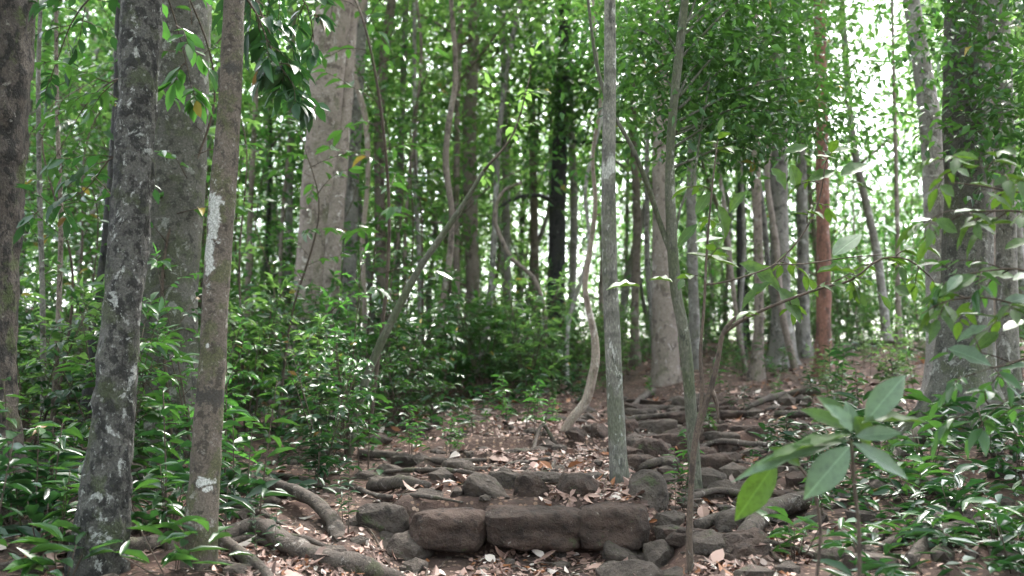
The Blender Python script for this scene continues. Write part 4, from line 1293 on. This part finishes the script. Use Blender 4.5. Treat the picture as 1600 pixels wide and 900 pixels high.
for x, y in scatter(20, .4, 2.6, 14.6, 19, .45, lambda x, y: x < .0 + (y - 9) * .28 and not (abs(x - 2.08) < .4 and y < 14.6)):
    put('shrub', PROTO['bush'], (1, 4)[rng.integers(2)], x, y, rng.uniform(.55, .9), rng.uniform(0, 6.28), 'bushy shrub at the path head', 'shrub', 'shrubs near the crest')
for x, y in scatter(44, 3.0, 13, 19, 25, .7, lambda x, y: True):
    put('shrub', PROTO['bush'], (1, 4)[rng.integers(2)], x, y, rng.uniform(.9, 1.5), rng.uniform(0, 6.28), 'low shrub on the crest', 'shrub', 'shrubs near the crest')
for x, y in [(1.35, 14.2), (1.7, 15.0), (1.45, 15.6), (2.0, 16.2), (1.75, 17), (2.3, 17.4), (2.6, 18), (1.2, 13.4), (2.9, 18.6), (.95, 12.9)]:
    put('shrub', PROTO['bush'], (1, 4)[rng.integers(2)], x, y, rng.uniform(.5, .85), rng.uniform(0, 6.28), 'light-leaved shrub at the path head', 'shrub', 'shrubs near the crest')
for x, y in scatter(30, 2.6, 9, 11, 19.5, .6, lambda x, y: x > 2.4 + (y - 11) * .12):
    put('seedling', PROTO['seedling'], rng.integers(5), x, y, rng.uniform(.35, .75), rng.uniform(0, 6.28), 'small seedling on the open slope', 'seedling', 'seedlings right of the path')
for x, y in scatter(34, 2.7, 9, 9.5, 18.5, .6, lambda x, y: x > 2.3 + (y - 9) * .13):
    put('shrub', PROTO['bush'], (1, 4, 3)[rng.integers(3)], x, y, rng.uniform(.35, .7), rng.uniform(0, 6.28), 'light low bush on the open slope', 'shrub', 'low bushes right of the path')
# right side
for x, y in scatter(20, 2.2, 6, 4.2, 8.5, .45, lambda x, y: x > 2.1 + .12 * (y - 4)):
    put('ground_plant', PROTO['ground_plant'], rng.integers(4), x, y, rng.uniform(.8, 1.2), rng.uniform(0, 6.28), 'strappy low plant', 'plant', 'low plants right of the path')
for x, y in scatter(16, 1.45, 3.4, 3.9, 5.6, .28, lambda x, y: True):
    put('ground_plant', PROTO['ground_plant'], rng.integers(4), x, y, rng.uniform(.6, .95), rng.uniform(0, 6.28), 'strappy low plant', 'plant', 'low plants right of the path')
for x, y in scatter(16, 2.4, 8, 6, 12, .6, lambda x, y: x > 2.6 + .12 * (y - 6)):
    put('seedling', PROTO['seedling'], rng.integers(5), x, y, rng.uniform(.6, .9), rng.uniform(0, 6.28), 'long-leaved seedling clump', 'seedling', 'seedlings right of the path')
for x, y in scatter(45, -6, 12, 15.5, 24, .8, lambda x, y: not (1.0 < x < 3.0 and y < 16)):
    put('shrub', PROTO['bush'], rng.integers(5), x, y, rng.uniform(.8, 1.3), rng.uniform(0, 6.28), 'bushy crest shrub', 'shrub', 'shrubs near the crest')
for x, y in [(1.05, 6.6), (1.75, 9.0), (1.3, 7.3), (2.1, 7.9), (2.3, 10.4), (-.55, 8.6), (-.3, 9.3), (-.05, 10.0), (.2, 10.6), (-.8, 8.2), (.45, 11.6), (.7, 12.4), (-.45, 8.0), (.05, 9.4), (1.62, 6.9), (1.95, 6.9), (2.25, 7.2), (2.5, 8.2), (2.75, 9.2), (3.1, 9.9), (1.9, 6.2), (2.6, 7.0), (.15, 8.9), (.35, 9.8), (.75, 11.2), (2.6, 12.6), (3.4, 13.5), (3.9, 15.2), (4.6, 14.2), (2.9, 15.8), (5.2, 16.0), (1.7, 12.6), (3.2, 11.2), (2.4, 14.2), (-1.2, 5.2), (-.95, 6.1)]:
    put('seedling', PROTO['seedling'], rng.integers(5), x, y, rng.uniform(.32, .62), rng.uniform(0, 6.28), 'small lone seedling', 'seedling', 'lone seedlings beside the path')

# ground cover: nobody could count it
mb = MB()
n = 9000
x = RNG.uniform(-9, 1.2, n)
y = RNG.uniform(5.2, 17, n)
k = x < left_edge(y) + RNG.normal(.0, .16, n) + .08
k &= (y > 6.2) | (x < -2.3)
x, y = x[k], y[k]
z = G(x, y) + np.abs(RNG.normal(.12, .1, len(x)))
az = RNG.uniform(0, 6.28, len(x))
L = RNG.uniform(.06, .15, len(x))
leaves(mb, np.stack([x, y, z], 1), np.stack([np.cos(az), np.sin(az), RNG.normal(0, .3, len(x))], 1), UP + RNG.normal(0, .35, (len(x), 3)), L, L * .36, T_MID, RNG.uniform(.3, 1.6, len(x)))
n = 1800
x = np.abs(RNG.normal(0, 1.2, n)) + 2.0
y = RNG.uniform(4.2, 8.5, n)
z = G(x, y) + np.abs(RNG.normal(.07, .07, n))
az = RNG.uniform(0, 6.28, n)
L = RNG.uniform(.06, .14, n)
leaves(mb, np.stack([x, y, z], 1), np.stack([np.cos(az), np.sin(az), RNG.normal(.1, .3, n)], 1), UP + RNG.normal(0, .35, (n, 3)), L, L * .34, T_MID, RNG.uniform(.3, 1.6, n))
tag(mb.obj('undergrowth', M['leaf_dark']), kind='stuff')

# ------------------------------------------------------------------ the forest behind
TONES = [('grey', 'bark_grey'), ('brown', 'bark_brown'), ('pale', 'bark_pale'), ('dark', 'bark_dark')]
BG = []
for k in range(12):
    rg = np.random.default_rng(2000 + k)
    tone, mm = TONES[k % 4]
    H = rg.uniform(12, 15)
    zs = np.linspace(-.2, H, 8)
    wander = np.cumsum(rg.normal(0, .38, (8, 2)), axis=0) * np.linspace(0, 1, 8)[:, None]
    pts = np.column_stack([wander, zs])
    w = MB()
    w.add(*tube(pts, np.linspace(.066, .025, 8), 9, .4, .08, 4, flare=(.5, .3, 3), seed=k))
    cl = []
    for j in range(17):
        z = rg.uniform(1.2 if k % 2 else 3.0, H)
        b = np.array([np.interp(z, zs, pts[:, 0]), np.interp(z, zs, pts[:, 1]), z])
        az = rg.uniform(0, 6.28)
        ln = rg.uniform(.8, 2.0)
        e = b + ln * np.array([math.cos(az), math.sin(az), rg.uniform(.1, .7)])
        w.add(*tube([b, (b + e) / 2 + rg.normal(0, .1, 3), e], [.028, .02, .008], 5, .4))
        for u in rg.uniform(.5, 1.1, 2):
            cl.append(b + (e - b) * u + rg.normal(0, .25, 3))
    for j in range(18):
        z = rg.uniform(H * .25, H + .6)
        cl.append(np.array([np.interp(z, zs, pts[:, 0]), np.interp(z, zs, pts[:, 1]), z]) + rg.normal(0, 1.1, 3) * [1, 1, .4])
    cm = crown_mesh(rg, cl, .66, 62, .19, .45, T_LOW, .6)
    BG.append((w.mesh('trunk', M[mm]), cm.mesh('crown', M['leaf_canopy' if k % 3 else 'leaf_fresh'], smooth=False)))

# thin crooked stems threading through the middle distance
_rg = np.random.default_rng(333)
for k in range(26):
    y = _rg.uniform(13.5, 22)
    px = _rg.uniform(380, 1040) if k % 3 else _rg.uniform(1080, 1270)
    x = (px - 800) / 1600 * y
    b = np.array([x, y, g1(x, y)])
    n_ = 9
    off = np.cumsum(_rg.normal(0, .11, (n_, 2)), axis=0) + np.linspace(0, 1, n_)[:, None] * _rg.normal(0, .5, 2)
    off[0] = 0
    pts = b + np.column_stack([off, np.linspace(-.1, _rg.uniform(6.5, 10), n_)])
    tone, mm = (('pale', 'bark_pale'), ('pinkish', 'bark_pinkish'), ('brown', 'bark_brown'), ('grey', 'bark_grey'))[k % 4]
    t = thing('thin_tree', '', 'tree', b, 'thin crooked trees threading the middle distance')
    w = MB()
    w.add(*tube(pts, np.linspace(1, .5, n_) * _rg.uniform(.03, .055), 8, .15, .12, 7, seed=k))
    w.obj('trunk', M[mm], t, b)
    cl_ = [pts[int(_rg.integers(4, n_))] + _rg.normal(0, .45, 3) for _ in range(14)]
    crown_mesh(_rg, cl_, .36, 34, .12, .45, T_LOW, .55).obj('crown', M['leaf_canopy' if k % 2 else 'leaf_fresh'], t, b, smooth=False)
    PENDING.append((t, to_px((x, y, b[2] + 1))[0], f'thin crooked {tone} tree'))

rng = np.random.default_rng(505)


def bg_ok(x, y):
    px, _ = to_px((x, y, g1(x, y) + 4))
    if y < 19 and .3 < x < 4.2:
        return False
    if (1285 < px < 1430 and rng.random() < .8) or (600 < px < 690 and rng.random() < .55) or (1075 < px < 1130 and rng.random() < .5) or (860 < px < 930 and rng.random() < .4):
        return False
    return True


def bg_rows(n, y0, y1, mind, dist_word, group, smin, smax):
    for x, y in scatter(n, -.56 * y1, .56 * y1, y0, y1, mind, bg_ok):
        k = int(rng.integers(12))
        gth = rng.uniform(.6, 1.5)
        girth = 'slim' if gth < .9 else ('medium' if gth < 1.2 else 'stout')
        put('leafy_tree', BG, k, x, y, rng.uniform(smin, smax), rng.uniform(0, 6.28), f'{girth} {TONES[k % 4][0]} tree {dist_word}', 'tree', group, ('trunk', 'crown'), -.1, gth, .09)


UND = []   # low leafy trees of the understorey
for k in range(6):
    rg = np.random.default_rng(2500 + k)
    H = rg.uniform(4.5, 7.5)
    zs = np.linspace(-.1, H, 6)
    pts = np.column_stack([np.cumsum(rg.normal(0, .13, (6, 2)), axis=0), zs])
    w = MB()
    w.add(*tube(pts, np.linspace(.035, .012, 6), 7, .4, .08, 5, seed=k))
    cl = []
    for j in range(34):
        z = rg.uniform(.7, H)
        b = np.array([np.interp(z, zs, pts[:, 0]), np.interp(z, zs, pts[:, 1]), z])
        az = rg.uniform(0, 6.28)
        e = b + rg.uniform(.3, 1.3) * np.array([math.cos(az), math.sin(az), rg.uniform(.0, .5)])
        if j % 3 == 0:
            w.add(*tube([b, (b + e) / 2 + UP * .05, e], [.012, .009, .004], 4, .4))
        cl.append(e)
    UND.append((w.mesh('trunk', M[('bark_grey', 'bark_brown', 'bark_pale')[k % 3]]), crown_mesh(rg, cl, .36, 30, .125, .45, T_LOW, .6).mesh('crown', M[('leaf_canopy', 'leaf_fresh', 'leaf_shrub')[k % 3]], smooth=False)))
for x, y in scatter(72, -16, 16, 13, 31, 1.25, lambda x, y: bg_ok(x, y) and not (x > -2.6 and y < 18.5) and not (700 < to_px((x, y, 3))[0] < 775 and y < 17) and not (450 < to_px((x, y, 3))[0] < 565 and y < 14)):
    k = int(rng.integers(6))
    put('understorey_tree', UND, k, x, y, rng.uniform(.75, 1.15), rng.uniform(0, 6.28), ('grey', 'brown', 'pale')[k % 3] + '-stemmed low leafy tree', 'small tree', 'low leafy trees under the tall ones', ('trunk', 'crown'), -.05)
for x, y in scatter(44, 1.5, 15, 19.5, 31, .85, lambda x, y: 930 < to_px((x, y, 4))[0] < 1500):
    k = (1, 4, 0, 3)[int(rng.integers(4))]
    put('understorey_tree', UND, k, x, y, rng.uniform(.4, .75), rng.uniform(0, 6.28), ('grey', 'brown', 'pale')[k % 3] + '-stemmed little tree beyond the crest', 'small tree', 'low leafy trees under the tall ones', ('trunk', 'crown'), -.05)
for px_, y in [(1305, 18.5), (1335, 20), (1360, 22), (1385, 19), (1410, 21), (1430, 18), (1320, 23.5), (1395, 24), (1350, 18), (1290, 21.5), (1440, 22.5), (1372, 25.5)]:
    k = (1, 4, 0)[int(rng.integers(3))]
    x = (px_ - 800) / 1600 * y
    put('understorey_tree', UND, k, x, y, rng.uniform(.5, .72), rng.uniform(0, 6.28), ('grey', 'brown', 'pale')[k % 3] + '-stemmed bushy tree in the bright gap', 'small tree', 'low leafy trees under the tall ones', ('trunk', 'crown'), -.05)
bg_rows(30, 15, 23, 1.5, 'in middle distance', 'trees in the middle distance', .75, 1.0)
bg_rows(48, 23, 38, 1.9, 'far back', 'trees far back beyond the crest', .85, 1.1)
bg_rows(32, 38, 58, 2.8, 'at the back', 'trees at the very back of the wood', .9, 1.2)

# far wood beyond, reading as one mass
mb = MB()
rng = np.random.default_rng(606)
cl = np.stack([rng.uniform(-55, 55, 1700), rng.uniform(62, 90, 1700), -4 + 20 * rng.uniform(0, 1, 1700) ** 1.7], 1)
w = crown_mesh(rng, cl, 1.3, 34, .42, .5, T_LOW, .6)
tag(w.obj('distant_wood', M['leaf_canopy'], smooth=False), kind='stuff')

# unseen roof of leaves, added over the near ground to shade it
rng = np.random.default_rng(707)
cl = np.stack([rng.uniform(-16, 16, 600), rng.uniform(-19, 8, 600), rng.uniform(8.5, 14, 600)], 1)
w = crown_mesh(rng, cl, .95, 42, .30, .5, T_LOW, .45)
tag(w.obj('shade_canopy_leaves', M['leaf_canopy'], smooth=False), kind='stuff')

# unseen leaf mass around and behind the viewpoint, added to block side light
rng = np.random.default_rng(808)
cl = []
for _ in range(430):
    a = rng.uniform(math.radians(42), math.radians(318))   # measured from the viewing direction
    r = rng.uniform(8, 17)
    cl.append((r * math.sin(a), r * math.cos(a), rng.uniform(-1.5, 10)))
w = crown_mesh(rng, np.array(cl), .95, 44, .30, .5, T_LOW, .6)
tag(w.obj('surrounding_shade_wood', M['leaf_canopy'], smooth=False), kind='stuff')

# ------------------------------------------------------------------ labels of the repeats
def anchor_of(px):
    best = min(range(len(ANCH)), key=lambda q: abs(ANCH[q][0] - px))
    return best


buckets = {}
for t, px, desc in PENDING:
    q = anchor_of(px)
    side = 'right of' if px >= ANCH[q][0] else 'left of'
    buckets.setdefault((desc, q, side), []).append((px, t))
for (desc, q, side), lst in buckets.items():
    lst.sort(key=lambda e: abs(e[0] - ANCH[q][0]))
    for i, (px, t) in enumerate(lst):
        if len(lst) == 1:
            t['label'] = f'{desc}, the one {side} the {ANCH[q][1]}'
        else:
            t['label'] = f'{desc}, {ORD[min(i, 19)]} {side} the {ANCH[q][1]}'

# ------------------------------------------------------------------ light, sky, camera
EL, AZ = math.radians(58), math.radians(20)
wd = bpy.data.worlds.new('World')
SC.world = wd
wd.use_nodes = True
nt = wd.node_tree
bgn = nt.nodes['Background']
sky = nt.nodes.new('ShaderNodeTexSky')
sky.sky_type = 'NISHITA'
sky.sun_disc = False
sky.sun_elevation = EL
sky.sun_rotation = AZ
sky.air_density = 1.0
sky.dust_density = 4.0
sky.ozone_density = 1.0
hs = nt.nodes.new('ShaderNodeHueSaturation')
hs.inputs['Saturation'].default_value = .45
nt.links.new(sky.outputs[0], hs.inputs['Color'])
nt.links.new(hs.outputs[0], bgn.inputs[0])
bgn.inputs[1].default_value = 0.15
ld = bpy.data.lights.new('sun', 'SUN')
ld.energy = 1.5
ld.angle = math.radians(10)
ld.color = (1, .97, .92)
lo = bpy.data.objects.new('sun', ld)
COL.objects.link(lo)
lo.rotation_euler = (math.pi / 2 - EL, 0, math.pi - AZ)
lo.location = (0, 10, 30)

cd = bpy.data.cameras.new('camera')
co = bpy.data.objects.new('camera', cd)
COL.objects.link(co)
co.location = (0, 0, CAMZ)
co.rotation_euler = (math.pi / 2 + PITCH, 0, 0)
cd.lens = 36
cd.sensor_width = 36
cd.clip_start = .05
cd.clip_end = 1500
cd.dof.use_dof = True
cd.dof.focus_distance = 6.2
cd.dof.aperture_fstop = 1.5
SC.camera = co
SC.view_settings.view_transform = 'Standard'
SC.view_settings.look = 'None'
SC.view_settings.exposure = 3.35
SC.view_settings.gamma = 1
cy = SC.cycles
cy.max_bounces = 6
cy.diffuse_bounces = 2
cy.glossy_bounces = 2
cy.transmission_bounces = 4
cy.transparent_max_bounces = 4
cy.caustics_reflective = False
cy.caustics_refractive = False
cy.sample_clamp_indirect = 6
cy.use_denoising = True
